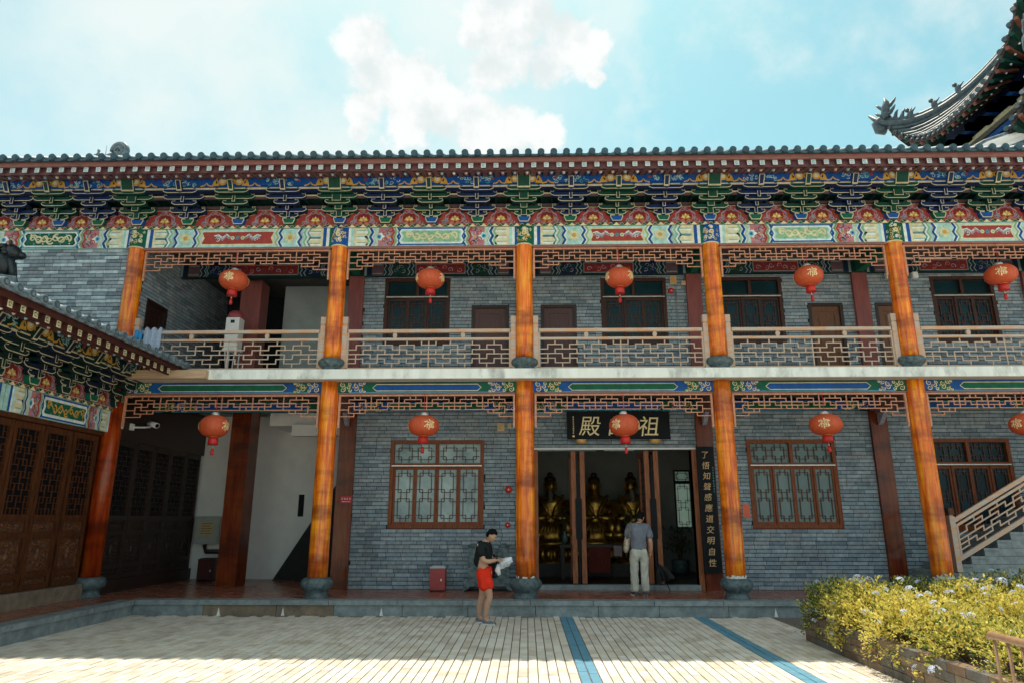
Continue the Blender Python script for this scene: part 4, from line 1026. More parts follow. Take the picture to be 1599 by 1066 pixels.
# door opening with folded leaves
b = MB(); x0, x1 = DOOR[0], DOOR[1]
b.box(x0 - .14, x0, YW - .06, YW + .2, ZP, 3.5, HDOOR); b.box(x1, x1 + .12, YW - .06, YW + .2, ZP, 3.5, HDOOR)
b.box(x0 - .14, x1 + .12, YW - .062, YW + .2, 3.502, 3.62, STONE); b.box(x0 - .14, x1 + .12, YW - .075, YW - .063, 3.51, 3.545, PLAS)
fr = put('door_surround', b, hall)
b = MB(); b.box(x0 - .02, x1 + .02, YW - .10, YW + .18, ZP, .40, STONE); put('threshold', b, fr)
put('inner_floor', MB().box(-3.7, 8.45, YW + .22, 22.49, ZP, ZP + .012, mat('dark_floor', (.03, .018, .014), (.02, .013, .011), rough=.35)), hall)  # extra dark slab laid over the floor to darken the interior
for x in (1.13, 1.345, 2.905, 3.13):
    d = MB(); z0, z1 = .42, 3.49; y0, y1 = YW + .06, YW + 1.0
    d.box(x - .058, x + .058, y0, y0 + .10, z0, z1, HDOOR); d.box(x - .05, x + .05, y1 - .10, y1, z0, z1, HDOOR)
    for q in (z0, 1.15, 1.5, z1 - .12): d.box(x - .04, x + .04, y0 + .10, y1 - .10, q, q + .12, HDOOR)
    d.box(x - .02, x + .02, y0 + .10, y1 - .10, z0 + .12, 1.15, CARVE)
    for k in range(7): d.box(x - .015, x + .015, y0 + .16 + k * .1, y0 + .175 + k * .1, 1.62, z1 - .12, DARKW)
    for k in range(9): d.box(x - .0145, x + .0145, y0 + .10, y1 - .10, 1.75 + k * .18, 1.765 + k * .18, DARKW)
    put('door_leaf', d, fr)
for x in (1.238, 3.02):
    d = MB(); prof = [(.42, .025), (1.15, .025), (1.15, .04), (1.42, .04), (1.42, .075), (2.35, .075), (2.35, .04), (2.95, .04), (2.95, .02), (3.40, .02)]
    d.prism([(x + w_, z) for z, w_ in prof] + [(x - w_, z) for z, w_ in prof[::-1]], YW + .03, YW + .055, BLACKL); put('folding_edge', d, fr)
# eaves and roof
sets = []
for i in range(len(CX) - 1):
    for k, kind in enumerate(('gc', 'bs', 'gs', 'bs')): sets.append((CX[i] + (CX[i + 1] - CX[i]) * k / 4, kind, k % 2 == 0))
sets.append((CX[-1], 'gc', True))
for k, kind in enumerate(('bs', 'gs', 'bs', 'gc')): sets.append((CX[0] - .95 * (k + 1), kind, k % 2 == 1))
roof = eaves(hall, ((0, YC, 8.07), 0), -13.4, 12.95, sets, None, 4.0, R(25.5))
# ridge-end scroll standing on the roof at the left
b = MB(); p_ = [(0, 0), (.15, .08), (.32, .20), (.46, .30)]
b.tube([(-.95, 0, -.25), (-.70, 0, -.02), (-.45, 0, .12), (-.2, 0, .2)], [.10, .13, .15, .16], TILEL, 10)
ring = [(.34 * math.cos(t * .35 - 2.4), 0, .42 + .36 * math.sin(t * .35 - 2.4)) for t in range(17)]
b.tube(ring, [.16 - .004 * k for k in range(17)], TILEL, 10); b.ball((0, -.02, .42), (.26, .13, .28), TILEL, 12, 8)
b.tube([(-.1, -.14, .36), (.0, -.16, .5), (.1, -.16, .40), (.03, -.16, .34)], .03, TILE, 6)
b.box(-.6, .3, -.15, .15, -.5, .0, TILEL)
put('ridge_scroll', b, hall, (-11.42, 17.0, 11.62), scale=(.62, .62, .62))
b = MB(); b.tube([(0, 0, -.4), (0, 0, .42)], .012, TILEL, 5); b.lathe([(.05, -.3), (.12, -.22), (.05, -.1), (.10, 0), (.04, .12), (.07, .2), (.02, .3)], TILEL, (-.32, 0, -.05), 10); b.tube([(-.5, 0, -.05), (-.32, 0, .02), (-.14, 0, -.05)], .025, TILEL, 6); b.box(-.5, .1, -.1, .1, -.6, -.3, TILEL)
put('ridge_finial', b, hall, (-11.80, 17.0, 11.80), scale=(.65, .65, .65))
# white plaster ridge climbing at the right end of the roof
b = MB(); pts = [(12.0, 16.8, 11.35), (12.6, 17, 11.72), (13.2, 17, 11.93), (13.9, 17, 12.22), (15, 17, 12.9)]
b.tube(pts, .13, PLAS, 10); b.tube([(x, y - .02, z + .15) for x, y, z in pts], .06, TILEL, 8); b.tube([(x, y, z - .2) for x, y, z in pts], .12, PLAS, 8); b.tube([(x, y, z - .45) for x, y, z in pts], .25, TILEL, 8)
put('plaster_ridge', b, hall)
# ------------------------------------------------------------------ left wing, facing the courtyard from the side
wing = root('side_wing', (-11, 10, 0), 'low side wing with carved wooden doors and tiled eave, left of the courtyard', 'building')
WX, WZ = -9.3, 3.72; RZ = R(90)
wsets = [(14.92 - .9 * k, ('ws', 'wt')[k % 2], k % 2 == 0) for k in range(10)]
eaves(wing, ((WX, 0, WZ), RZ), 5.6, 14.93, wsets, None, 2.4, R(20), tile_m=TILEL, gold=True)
for ym in (13.33, 10.05):
    b = MB(); b.box(-1.63, 1.63, -.10, .12, 0, .46, AQUA); o = put('painted_beam', b, wing, (WX, ym, WZ), RZ)
    p = Paint(lambda x, z, d: (x * .679, -.101 - d, z)); beam_paint_B(2.4, .46, p, field=GREEN, edge=BLUE, ground=WHITE, drag=GOLD); put('painted_pattern', p.b, o, (WX, ym, WZ), RZ)
b = MB(); b.box(-13.5, -9.40, 4.0, 15.3, 0, 4.6, DARKW); put('wing_light_block', b, wing)  # unseen box added behind the doors to stop light leaking through
b = MB(); b.box(-9.46, -9.18, 5.5, 14.72, ZP, .575, STONEB); put('stone_sill', b, wing)
b = MB(); b.box(WX - .12, WX + .05, 5.6, 14.8, WZ - .09, WZ - .003, DOORW); put('door_head', b, wing)
def carved_leaf(w, seed):
    b = MB(); h0, h1 = .585, 3.62; s_ = .085; hw = w / 2; rr = random.Random(seed)
    b.box(-hw, -hw + s_, -.05, .03, h0, h1, DOORW); b.box(hw - s_, hw, -.05, .03, h0, h1, DOORW)
    for z, h in ((h0, .10), (.80, .10), (1.52, .10), (1.83, .12), (h1 - .12, .12)): b.box(-hw + s_, hw - s_, -.048, .03, z, z + h, DOORW)
    leaf = b
    pn = MB()
    for z0, z1 in ((.685, .80), (.90, 1.52), (1.62, 1.83)):
        pn.box(-hw + s_, hw - s_, .0, .02, z0, z1, CARVE)
        a, c = -hw + s_ + .03, hw - s_ - .03
        for q in ((a, c, z0 + .025, z0 + .04), (a, c, z1 - .04, z1 - .025)): pn.box(q[0], q[1], -.02, .0, q[2], q[3], CARVE)
        for x in (a, c - .015): pn.box(x, x + .015, -.019, .0, z0 + .04, z1 - .04, CARVE)
        n = 34 if z1 - z0 > .5 else 9
        for k in range(n):
            pn.ball((rr.uniform(a + .06, c - .06), -.002, rr.uniform(z0 + .06, z1 - .06)), (rr.uniform(.012, .045), .022, rr.uniform(.012, .035)), CARVE, 7, 5)
        if z1 - z0 > .5:
            pn.ball((0, 0, z0 + .30), (.06, .04, .13), CARVE, 9, 7); pn.ball((0, 0, z0 + .50), (.09, .03, .035), CARVE, 9, 6)
    lt = MB(); x0, x1, z0, z1 = -hw + s_, hw - s_, 1.95, h1 - .12; nx, nz = 6, 14; w_ = .014
    dx, dz = (x1 - x0) / nx, (z1 - z0) / nz
    for i in range(1, nx):
        for j in range(nz):
            if (i * 2 + j) % 4 != 1: lt.box(x0 + i * dx - w_ / 2, x0 + i * dx + w_ / 2, -.022, .0, z0 + j * dz, z0 + (j + 1) * dz, DOORW)
    for j in range(1, nz):
        for i in range(nx):
            if (i + j * 2) % 4 != 2: lt.box(x0 + i * dx, x0 + (i + 1) * dx, -.024, .002, z0 + j * dz - w_ / 2, z0 + j * dz + w_ / 2, DOORW)
    lt.box(x0, x1, .012, .018, z0, z1, BLACKL)
    return leaf.mesh('door_leaf'), pn.mesh('carved_panel'), lt.mesh('lattice')
leafs = [carved_leaf(.80, s_) for s_ in (1, 2, 3)]
DLK = mat('shaded_door_wood', (.030, .016, .012), (.018, .010, .008), rough=.5, scale=5, stretch=(6, 6, .8)); _s = (DOORW, CARVE); DOORW = CARVE = DLK  # same doors in near-black, the corridor's shade put into the colour
shade_leafs = [carved_leaf(.80, s_) for s_ in (1, 2, 3)]; DOORW, CARVE = _s
def hang_leaf(parent, y, k, xw=WX - .06, mats=None):
    a, b_, c = (mats or leafs)[k % 3]
    o = put('door_leaf', a, parent, (xw, y, 0), RZ); put('carved_panel', b_, o, (xw, y, 0), RZ); put('lattice', c, o, (xw, y, 0), RZ)
for k in range(10): hang_leaf(wing, 14.32 - .82 * k - (.06 if k else 0), k)
b = MB(); b.box(WX - .12, WX - .02, 13.81, 13.87, .58, 3.62, DARKW); put('door_gap_post', b, wing)
for k in range(5): hang_leaf(wing, 15.72 + .82 * k, k + 1, WX, shade_leafs)
b = MB(); b.box(WX - .3, WX - .05, 15.15, 19.75, ZP, 4.80, DARKW); b.box(WX - .05, WX + .06, 15.25, 19.55, 3.63, 4.75, DARKW); b.box(WX - .05, WX + .05, 15.25, 19.55, ZP, .575, DARKW); put('corridor_side_wall', b, wing)
# roof beast on the ridge
b = MB(); T = BLACKL; T = mat('dark_glazed_beast', (.018, .03, .035), (.01, .016, .02), rough=.35, scale=8, bump=.6)
b.ball((0, 0, .30), (.20, .26, .30), T, 12, 9); b.ball((0, .16, .62), (.16, .19, .18), T, 12, 9); b.ball((0, .32, .58), (.10, .12, .09), T, 10, 7)
for s_ in (-1, 1):
    b.tube([(s_ * .13, .18, .42), (s_ * .14, .24, .18), (s_ * .14, .27, .0)], [.08, .065, .06], T, 8); b.ball((s_ * .13, .12, .80), (.035, .04, .07), T, 7, 6); b.ball((s_ * .16, -.14, .12), (.09, .17, .13), T, 9, 7)
    b.tube([(s_ * .05, .05, .74), (s_ * .10, -.08, .70), (s_ * .08, -.16, .55)], [.06, .06, .03], T, 7)
b.tube([(0, -.22, .2), (0, -.34, .42), (0, -.30, .66), (0, -.22, .72)], [.05, .06, .05, .02], T, 8)
for k in range(9): b.ball((.13 * math.cos(k * .7), .05 - .03 * (k % 3), .56 + .13 * math.sin(k * .7)), .055, T, 7, 5)
b.box(-.25, .25, -.35, .35, -.6, .02, TILEL)
put('ridge_beast', b, wing, (-11.62, 13.95, 7.0), rot=(0, 0, R(-60)))

# ------------------------------------------------------------------ pavilion behind the hall on the right
_tl = TILEL; TILEL = TILED
pav = root('tiered_pavilion', (16.75, 18.9, 0), 'tiered pavilion with upswept tiled eaves rising behind the right end of the roof', 'building')
PC = Vector((16.75, 18.9))
def pav_tier(a, ze, lift, rise, inner, body_z):
    def surf(side, t, s_, dz=0.0):       # side 0 west,1 south,2 east,3 north ; t along, s inwards
        al = a * t * (1 - s_ * .92); inw = -a * (1 + .04 * abs(t) ** 4 * (1 - s_)) + a * s_ * .92
        z = ze + lift * abs(t) ** 2.8 * (1 - s_) ** 2 + rise * (s_ ** 1.45) + dz
        p = Vector((inw, al)) if side == 0 else Vector((-al, inw)) if side == 1 else Vector((-inw, -al)) if side == 2 else Vector((al, -inw))
        return (p.x, p.y, z)
    rf = MB(); n, k = 24, 8
    for side in range(4):
        for i in range(n):
            for j in range(k):
                t0, t1, s0, s1 = -1 + 2 * i / n, -1 + 2 * (i + 1) / n, j / k, (j + 1) / k
                rf.face([surf(side, t0, s0), surf(side, t1, s0), surf(side, t1, s1), surf(side, t0, s1)], TILE, True)
                if j < 4: rf.face([surf(side, t0, s0, -.16 - .1 * s0), surf(side, t0, s1, -.16 - .1 * s1), surf(side, t1, s1, -.16 - .1 * s1), surf(side, t1, s0, -.16 - .1 * s0)], DGREEN)
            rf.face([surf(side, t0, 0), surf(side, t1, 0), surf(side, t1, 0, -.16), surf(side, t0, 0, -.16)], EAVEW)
    ro = put('roof', rf, pav, (PC.x, PC.y, 0))
    cnt = int(2 * a / .27)
    for side in (0, 1, 3):
        for i in range(cnt):
            t = -1 + 2 * (i + .5) / cnt; b = MB(); smax = .9
            pts = [surf(side, t * (1 if True else 0), s_ / 10, .045) for s_ in range(0, 10)]
            b.tube(pts, .065, TILEL if side == 0 else TILE, 7); c = Vector(pts[0]); d = (Vector(pts[0]) - Vector(pts[1])).normalized()
            b.tube([c - d * .01, c + d * .06], .08, TILEL, 10)
            q = Vector(surf(side, min(1, t + 1 / cnt), 0, -.05)); b.ball(tuple(q), (.07, .07, .055), TILEL, 7, 5)
            put('roll_tile', b, ro, (PC.x, PC.y, 0))
            if side != 3:
                r_ = MB(); p0 = Vector(surf(side, t, .0, -.22)); p1 = Vector(surf(side, t * .98, .34, -.30)); r_.bar(p0, p1, .10, mat('rafter_orange', (.24, .085, .05), (.16, .05, .035), rough=.6) if i % 2 else paint('rafter_green', (.01, .07, .05)), .10)
                r_.ball(tuple(p0 + (p1 - p0) * .42 + Vector((0, 0, -.07))), .035, WHITE, 7, 5)
                put('rafter', r_, ro, (PC.x, PC.y, 0))
    for sx, sy, side, t in ((-1, -1, 0, -1), (-1, 1, 0, 1), (1, -1, 2, 1)):      # hip ridges with upturned ends
        b = MB(); pts = [Vector(surf(side, t, s_ / 12, .12)) for s_ in range(12)]
        out_ = (pts[0] - pts[1]); out_.z = 0; out_.normalize()
        tip = [pts[0] + out_ * .55 + Vector((0, 0, .55)), pts[0] + out_ * .28 + Vector((0, 0, .18))]
        b.tube([tip[0], tip[1]] + pts, [.05, .12] + [.15] * len(pts), TILEL, 9); b.tube([p + Vector((0, 0, .17)) for p in pts], .08, TILEL, 8)
        for q in (2, 4, 6):      # small ridge figures
            c = pts[q] + Vector((0, 0, .2)); b.ball(tuple(c + Vector((0, 0, .1))), (.10, .10, .16), TILEL, 8, 6); b.ball(tuple(c + out_ * .08 + Vector((0, 0, .28))), .08, TILEL, 8, 6); b.tube([c + Vector((0, 0, .1)), c - out_ * .18 + Vector((0, 0, .3))], [.05, .02], TILEL, 6)
        # dragon head and scroll at the end
        e = pts[0] + out_ * .1
        b.tube([e + Vector((0, 0, -.25)), e + out_ * .22 + Vector((0, 0, -.12)), e + out_ * .28 + Vector((0, 0, .12)), e + out_ * .12 + Vector((0, 0, .26)), e + Vector((0, 0, .12))], [.16, .17, .15, .12, .10], TILEL, 9)
        U = Vector((0, 0, 1)); e2 = e - out_ * .12 + U * .18
        b.tube([e2, e2 + U * .22 + out_ * .06, e2 + U * .45, e2 + U * .66 - out_ * .04, e2 + U * .86], [.16, .13, .15, .10, .02], TILEL, 9)
        for q, (f, hh) in enumerate(((.30, .0), (-.25, .05), (.24, .30), (-.30, .33), (0, .0), (0, .0), (0, .0))):
            st_ = e2 + U * (.12 + max(0, hh)) if q < 4 else pts[0].lerp(pts[2], (q - 3) * .28) + U * .12
            en = e2 + out_ * f + U * (.30 + hh) if q < 4 else st_ - out_ * .12 + U * .26
            b.tube([st_, st_.lerp(en, .55) - U * .05, en, en + out_ * (.07 if f > 0 else -.07) + U * .10], [.09, .075, .05, .015], TILEL, 7)
        put('hip_ridge', b, ro, (PC.x, PC.y, 0))
    bd = MB(); i_ = inner
    bd.box(-i_, i_, -i_, i_, body_z, ze + .9, DBLUE); 
    for k in range(3): bd.box(-i_ - .06 - .14 * k, i_ + .06 + .14 * k, -i_ - .06 - .14 * k, i_ + .06 + .14 * k, ze - .75 + k * .27, ze - .60 + k * .27, (BLUE, PALE, BLUE)[k])
    for s_ in (-1, 1):
        for q in range(9): bd.box(-i_ - .6, -i_ - .01, -i_ + (q + .1) * 2 * i_ / 9, -i_ + (q + .5) * 2 * i_ / 9, ze - .4 + .12 * (q % 2), ze - .2 + .12 * (q % 2), PALE if q % 2 else BLUE)
        bd.tube([(-i_ - .02, s_ * i_, body_z), (-i_ - .02, s_ * i_, ze)], .2, EAVE, 12); bd.tube([(i_ + .02, s_ * i_, body_z), (i_ + .02, s_ * i_, ze)], .2, EAVE, 12)
    put('storey', bd, pav, (PC.x, PC.y, 0))
pav_tier(3.42, 13.95, 1.72, 3.6, 2.3, 11.5)
pav_tier(3.5, 11.85, 1.65, 1.5, 2.5, 0)
TILEL = _tl

# ------------------------------------------------------------------ staircase on the right with its lattice railing
stair = root('stone_staircase', (10, 15.9, ZP), 'grey stone staircase with wooden lattice railing behind the rightmost orange column', 'staircase')
SX, RUN, RISE = 8.18, .30, .1645
rr_ = random.Random(8)
for k in range(16):
    b = MB(); x = SX + k * RUN; z = ZP + (k + 1) * RISE
    b.box(x - .015, x + RUN - .004, 15.30, 16.6, z - .05, z, STONE); b.box(x + .004, x + RUN - .004, 15.32, 16.6, z - RISE + .001, z - .052, STONE)
    put('step', b, stair); b = MB(); b.box(x + RUN + .002, x + RUN + 2.2, 15.318 + .002 * (k % 3), 15.36, z - RISE + .004, z - .004, STONE)
    put('side_stone', b, stair)
    if x + RUN + 2.3 < 13.2: put('side_stone', MB().box(x + RUN + 2.206, 13.3, 15.321, 15.36, z - RISE + .004, z - .004, STONE), stair)
sl = RISE / RUN; rz_ = lambda x: .93 + (x - 9.05) * sl       # foot of the railing
b = MB(); xa, xb = 9.10, 13.2
for dz, w_, m_ in ((.88, .085, RAILW), (.76, .05, RAILW), (.10, .09, LATW)): b.bar((xa, 15.26, rz_(xa) + dz), (xb, 15.26, rz_(xb) + dz), .06, m_, w_)
b.box(9.13, 9.17, 15.24, 15.28, rz_(9.15) + .12, rz_(9.15) + .74, LATW)
rl = put('railing', b, stair)
b = rail_lattice(1.98, .0, .60, LATW, .026, sl); put('lattice', b, rl, (11.15, 15.26, rz_(11.15) + .15))
b = MB(); b.box(8.99, 9.10, 15.2, 15.32, .80, 1.93, RAILW); b.box(8.985, 9.105, 15.195, 15.325, 1.96, 2.10, DOORW); b.box(9.01, 9.08, 15.22, 15.30, 1.93, 1.96, RAILW); put('newel_post', b, rl)

# ------------------------------------------------------------------ planter with golden shrubs
planter = root('stone_planter', (6.5, 9.8, 0), 'low stone block planter wall running under the yellow shrubs at lower right', 'planter')
PX, PY0, PY1, PH = 4.42, 6.2, 11.78, .40
b = MB(); b.box(PX + .17, 11, PY0 + .17, PY1 - .17, -.02, PH - .06, mat('soil', (.06, .045, .03), (.035, .027, .02), rough=.95, scale=20, bump=.6)); put('soil', b, planter)
rr = random.Random(9); BKM = [mat('planter_stone_%s' % n, c, tuple(x * .6 for x in c), rough=.85, scale=6, bump=.5, dirt=.55) for n, c in (('tan', (.27, .20, .135)), ('grey', (.17, .155, .135)), ('rust', (.22, .14, .09)))]
for r_ in range(4):
    z0, z1 = r_ * PH / 4, (r_ + 1) * PH / 4 - .006; t = PY0 - (r_ % 2) * .15
    while t < PY1:
        l = rr.uniform(.26, .42); q0, q1 = max(t, PY0) + .003, min(t + l, PY1) - .003
        if q1 - q0 > .05:
            j = rr.uniform(-.008, .008); b = MB(); b.box(PX + j, PX + .16, q0, q1, z0, z1, rr.choices(BKM, (3, 3, 2))[0]); put('stone_block', b, planter)
        t += l
    t = PX + .165
    while t < 10.9:
        l = rr.uniform(.3, .45)
        for yy in (PY0, PY1 - .16):
            b = MB(); b.box(t + .003, min(t + l, 11) - .003, yy, yy + .158, z0, z1, rr.choice(BKM)); put('stone_block', b, planter)
        t += l
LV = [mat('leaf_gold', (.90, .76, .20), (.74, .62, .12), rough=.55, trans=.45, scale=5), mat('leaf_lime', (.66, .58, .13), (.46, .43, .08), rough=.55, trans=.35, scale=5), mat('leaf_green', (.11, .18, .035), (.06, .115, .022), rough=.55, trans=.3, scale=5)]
FLM = mat('flower_pale_blue', (.58, .66, .85), (.70, .74, .88), rough=.6, trans=.3, scale=9); FLP = mat('flower_pink', (.62, .40, .55), (.7, .5, .6), rough=.6, trans=.3, scale=9)
STEM = mat('shrub_stem', (.12, .08, .04), (.08, .055, .03), rough=.8)
def flower_cluster(seed, m):
    r = random.Random(seed); b = MB()
    for k in range(9):
        th, ph = r.uniform(0, 6.28), r.uniform(.1, 1.2); n = Vector((math.cos(th) * math.sin(ph), math.sin(th) * math.sin(ph), math.cos(ph))); c = n * .045
        a = n.cross(Vector((0, .3, 1))).normalized(); e = n.cross(a)
        for q in range(5):
            t = q * 1.257; d = a * math.cos(t) + e * math.sin(t); d2 = a * math.cos(t + .5) + e * math.sin(t + .5); d3 = a * math.cos(t - .5) + e * math.sin(t - .5)
            b.face([c, c + d2 * .012, c + d * .021 + n * .004, c + d3 * .012], m)
    return b.mesh('flower_cluster')
FC = [flower_cluster(k, FLM) for k in range(3)] + [flower_cluster(9, FLP)]
def shrub(c, rad, h, twigs, label, mixw, nflow, seed):
    r = random.Random(seed); base = Vector((c[0], c[1], PH - .08)); o = root('flowering_shrub', tuple(base), label, 'shrub', 'golden shrubs in the planter')
    lf, st = MB(), MB(); tips = []
    for k in range(twigs):
        th = r.uniform(0, 6.283); q = math.sqrt(r.random()); ex = Vector((math.cos(th) * rad[0] * q, math.sin(th) * rad[1] * q, 0))
        hh = h * (.92 - .45 * q ** 3) * r.uniform(.55, 1.2); tip = base + ex + Vector((0, 0, max(.06, hh)))
        if q > .72 and r.random() < .55: tip.z = max(.14, tip.z - r.uniform(.05, .5))
        p0 = base + ex * .35; mid = (p0 + tip) / 2 + Vector((r.uniform(-.06, .06), r.uniform(-.06, .06), .06))
        if k % 3 == 0: st.tube([p0, mid, tip], [.006, .004, .002], STEM, 4, caps=False, smooth=False)
        tips.append(tip)
        d = (tip - mid).normalized(); n = r.randint(13, 30)
        ls = r.uniform(.6, 1.25)
        for j in range(n):
            f = r.random() ** .7; pos = mid.lerp(tip, f) + Vector((r.gauss(0, .028), r.gauss(0, .028), r.gauss(0, .02)))
            dr = (Vector((r.uniform(-1, 1), r.uniform(-1, 1), r.uniform(-.3, .9))) + d * .6).normalized(); sd_ = dr.cross(Vector((r.uniform(-1, 1), r.uniform(-1, 1), r.uniform(-1, 1)))).normalized()
            L_ = r.uniform(.030, .062) * ls; w_ = L_ * r.uniform(.2, .32); up = dr.cross(sd_) * .008
            m_ = r.choices(LV, mixw)[0]
            lf.face([pos, pos + dr * L_ * .5 + sd_ * w_ + up, pos + dr * L_, pos + dr * L_ * .5 - sd_ * w_ + up], m_)
    put('foliage', lf, o); put('stems', st, o)
    r.shuffle(tips)
    for k, t in enumerate(tips[:int(nflow * 1.7)]): put('flower_cluster', FC[3 if k == nflow - 1 and seed % 2 else k % 3], o, tuple(t + Vector((0, 0, .015))), rot=(r.uniform(-.5, .9), r.uniform(-.5, .5), r.uniform(0, 6)), scale=(r.uniform(1.0, 1.5),) * 3)
G1, G2, G_SHADE = (5, 3, 1), (3, 4, 2), (1, 3, 5)  # the greenest mix puts the back row's shade into the leaf colour
shrub((4.86, 11.35), (.70, .58), .62, 330, 'shaded greenish shrub at the far left corner of the planter, nearest the terrace', G_SHADE, 13, 1)
shrub((6.05, 11.35), (.80, .55), .66, 330, 'shaded green shrub in the back row below the third orange column', G_SHADE, 11, 2)
shrub((7.4, 11.3), (.85, .6), .72, 330, 'shaded green shrub in the back row in front of the staircase', G_SHADE, 11, 3)
shrub((8.8, 11.2), (.9, .6), .72, 260, 'shaded green shrub at the right picture edge below the stair railing', G_SHADE, 9, 4)
shrub((4.88, 10.35), (.74, .68), .66, 480, 'yellow shrub spilling over the left wall of the planter, middle of its length', G1, 16, 5)
shrub((6.2, 10.3), (.75, .65), .68, 480, 'bright yellow shrub in the sunlit middle of the planter', G1, 14, 6)
shrub((7.4, 10.2), (.8, .7), .72, 420, 'bright yellow shrub at the right picture edge, beneath the stairs', G1, 13, 7)
shrub((4.92, 9.25), (.74, .70), .60, 480, 'yellow shrub hanging over the stone wall beside the brown handrail', G1, 13, 8)
shrub((6.15, 9.2), (.72, .65), .62, 440, 'yellow shrub behind the brown handrail in the lower right corner', G1, 12, 10)
shrub((5.0, 8.25), (.74, .66), .50, 300, 'low yellow-green shrub at the foot of the brown handrail', G2, 5, 12)

shrub((6.5, 8.1), (.75, .65), .60, 300, 'yellow shrub low at the right picture edge, seen through the balusters', G1, 7, 14)
shrub((5.1, 7.3), (.72, .66), .50, 260, 'yellow-green shrub nearest the camera, behind the brown balusters', G2, 5, 15)
hr = root('handrail', (3.42, 4.2, 0), 'brown pipe handrail with thin balusters in the lower right corner', 'railing')
HM = mat('brown_painted_pipe', (.34, .20, .11), (.22, .12, .065), rough=.5, scale=7, dirt=.3)
A, B_ = Vector((3.43, 5.52, 1.02)), Vector((3.40, 2.6, 1.02))
b = MB(); b.tube([A + Vector((0, .03, -.02)), A, B_], [.02, .028, .028], HM, 12); put('rail', b, hr)
for k in range(19):
    p = A.lerp(B_, .012 + k * .051); b = MB(); b.tube([(p.x, p.y, -.02), (p.x, p.y, 1.0)], .012, HM, 8); put('baluster', b, hr)
b = MB(); b.tube([A + Vector((0, -.04, -.86)), B_ + Vector((0, 0, -.86))], .018, HM, 8); put('lower_rail', b, hr)
# ------------------------------------------------------------------ lanterns
LCH = mat('lantern_gilt_character', (.92, .78, .45), (.85, .66, .32), rough=.5, scale=8)
def lantern_parts():
    r, h = .315, .235; b = MB(); prof = []
    for i in range(17):
        t = -math.pi / 2 + math.pi * i / 16
        if abs(t) > 1.36: continue
        prof.append((r * math.cos(t) ** .82, h * math.sin(t)))
    b.lathe(prof, LANT, n=72, lobes=36, amp=.016)
    body = b.mesh('lantern_body')
    c = MB(); c.lathe([(.085, h - .02), (.085, h + .035), (.06, h + .045), (.06, h + .06)], SILV, n=18); cap = c.mesh('lantern_cap')
    s_ = MB(); s_.lathe([(.105, -h - .15), (.10, -h - .05), (.085, -h + .012)], LRED, n=20, lobes=20, amp=.05); s_.lathe([(.088, -h - .012), (.092, -h + .02)], LGOLD, n=20); skirt = s_.mesh('lantern_skirt')
    t = MB(); t.tube([(0, 0, -h - .15), (0, 0, -h - .20)], .006, SILV, 6); t.ball((0, 0, -h - .205), .018, SILV, 8, 6); t.lathe([(.030, -h - .36), (.032, -h - .30), (.018, -h - .22)], LRED, n=12, lobes=12, amp=.12); tas = t.mesh('tassel')
    me = text_mesh('福', .19, .002, LCH, bold=.0)
    for v in me.vertices:
        a = v.co.x / r; z = v.co.z; rr = r * max(.05, (1 - (z / h) ** 2)) ** .41 * 1.02 + .004 - v.co.y
        v.co = (rr * math.sin(a), -rr * math.cos(a), z)
    p = Paint(lambda x, z, d: ((r * (1 - (z / h) ** 2) ** .41 * 1.018 + d) * math.sin(x / r), -(r * (1 - (z / h) ** 2) ** .41 * 1.018 + d) * math.cos(x / r), z))
    for k in range(6):
        t = k * 1.047 + .5; p.disc((.108 * math.cos(t), .10 * math.sin(t)), .016, LCH, 1, 6)
    pm = p.b.mesh('x'); bm = bmesh.new(); bm.from_mesh(me); bm.from_mesh(pm); bm.to_mesh(me); bm.free(); me.name = 'lantern_character'
    return body, cap, skirt, tas, me
LP = lantern_parts()
rl_ = random.Random(21)
def lantern(x, y, z, angs, ztop, label, sc_=1.0):
    o = root('lantern', (x, y, z), label, 'lantern', 'red lanterns under the eaves and balcony'); t_ = (rl_.uniform(-.05, .05), rl_.uniform(-.05, .05)); w_ = rl_.uniform(.97, 1.04)
    for n, m in zip(('lantern_body', 'lantern_cap', 'lantern_skirt', 'tassel'), LP): put(n, m, o, (x, y, z), scale=(sc_ * w_, sc_ * w_, sc_ / w_), rot=(t_[0], t_[1], .1))
    for a in angs: put('lantern_character', LP[4], o, (x, y, z), rz=R(a), scale=(sc_ * w_, sc_ * w_, sc_ / w_))
    b = MB(); b.tube([(0, 0, .29 * sc_), (0, 0, ztop - z)], .006, LRED, 5); put('cord', b, o, (x, y, z))
BC = [(CX[i] + CX[i + 1]) / 2 for i in range(5)]
ords = ('leftmost', 'second from left', 'middle', 'second from right', 'rightmost')
for i, (dx, an) in enumerate(zip((.06, .02, 0, 0, .05), ((2, -118, 122), (-68, 68, 180), (48, 168, -72), (-6, 114, -126), (-32, 88, -152)))):
    lantern(BC[i] + dx, 14.80, 7.205, an, 7.99, 'red lantern over the balcony, %s of the upper row' % ords[i])
for i, (dx, an) in enumerate(zip((-.02, -.02, -.03, 0, .0), ((-74, 74, 180), (30, 150, -90), (-42, 78, -162), (-28, 92, -148), (-70, 50, 170)))):
    lantern(BC[i] + dx, 14.80, 3.835, an, 4.56, 'red lantern below the balcony, %s of the lower row' % ords[i], 1.02)

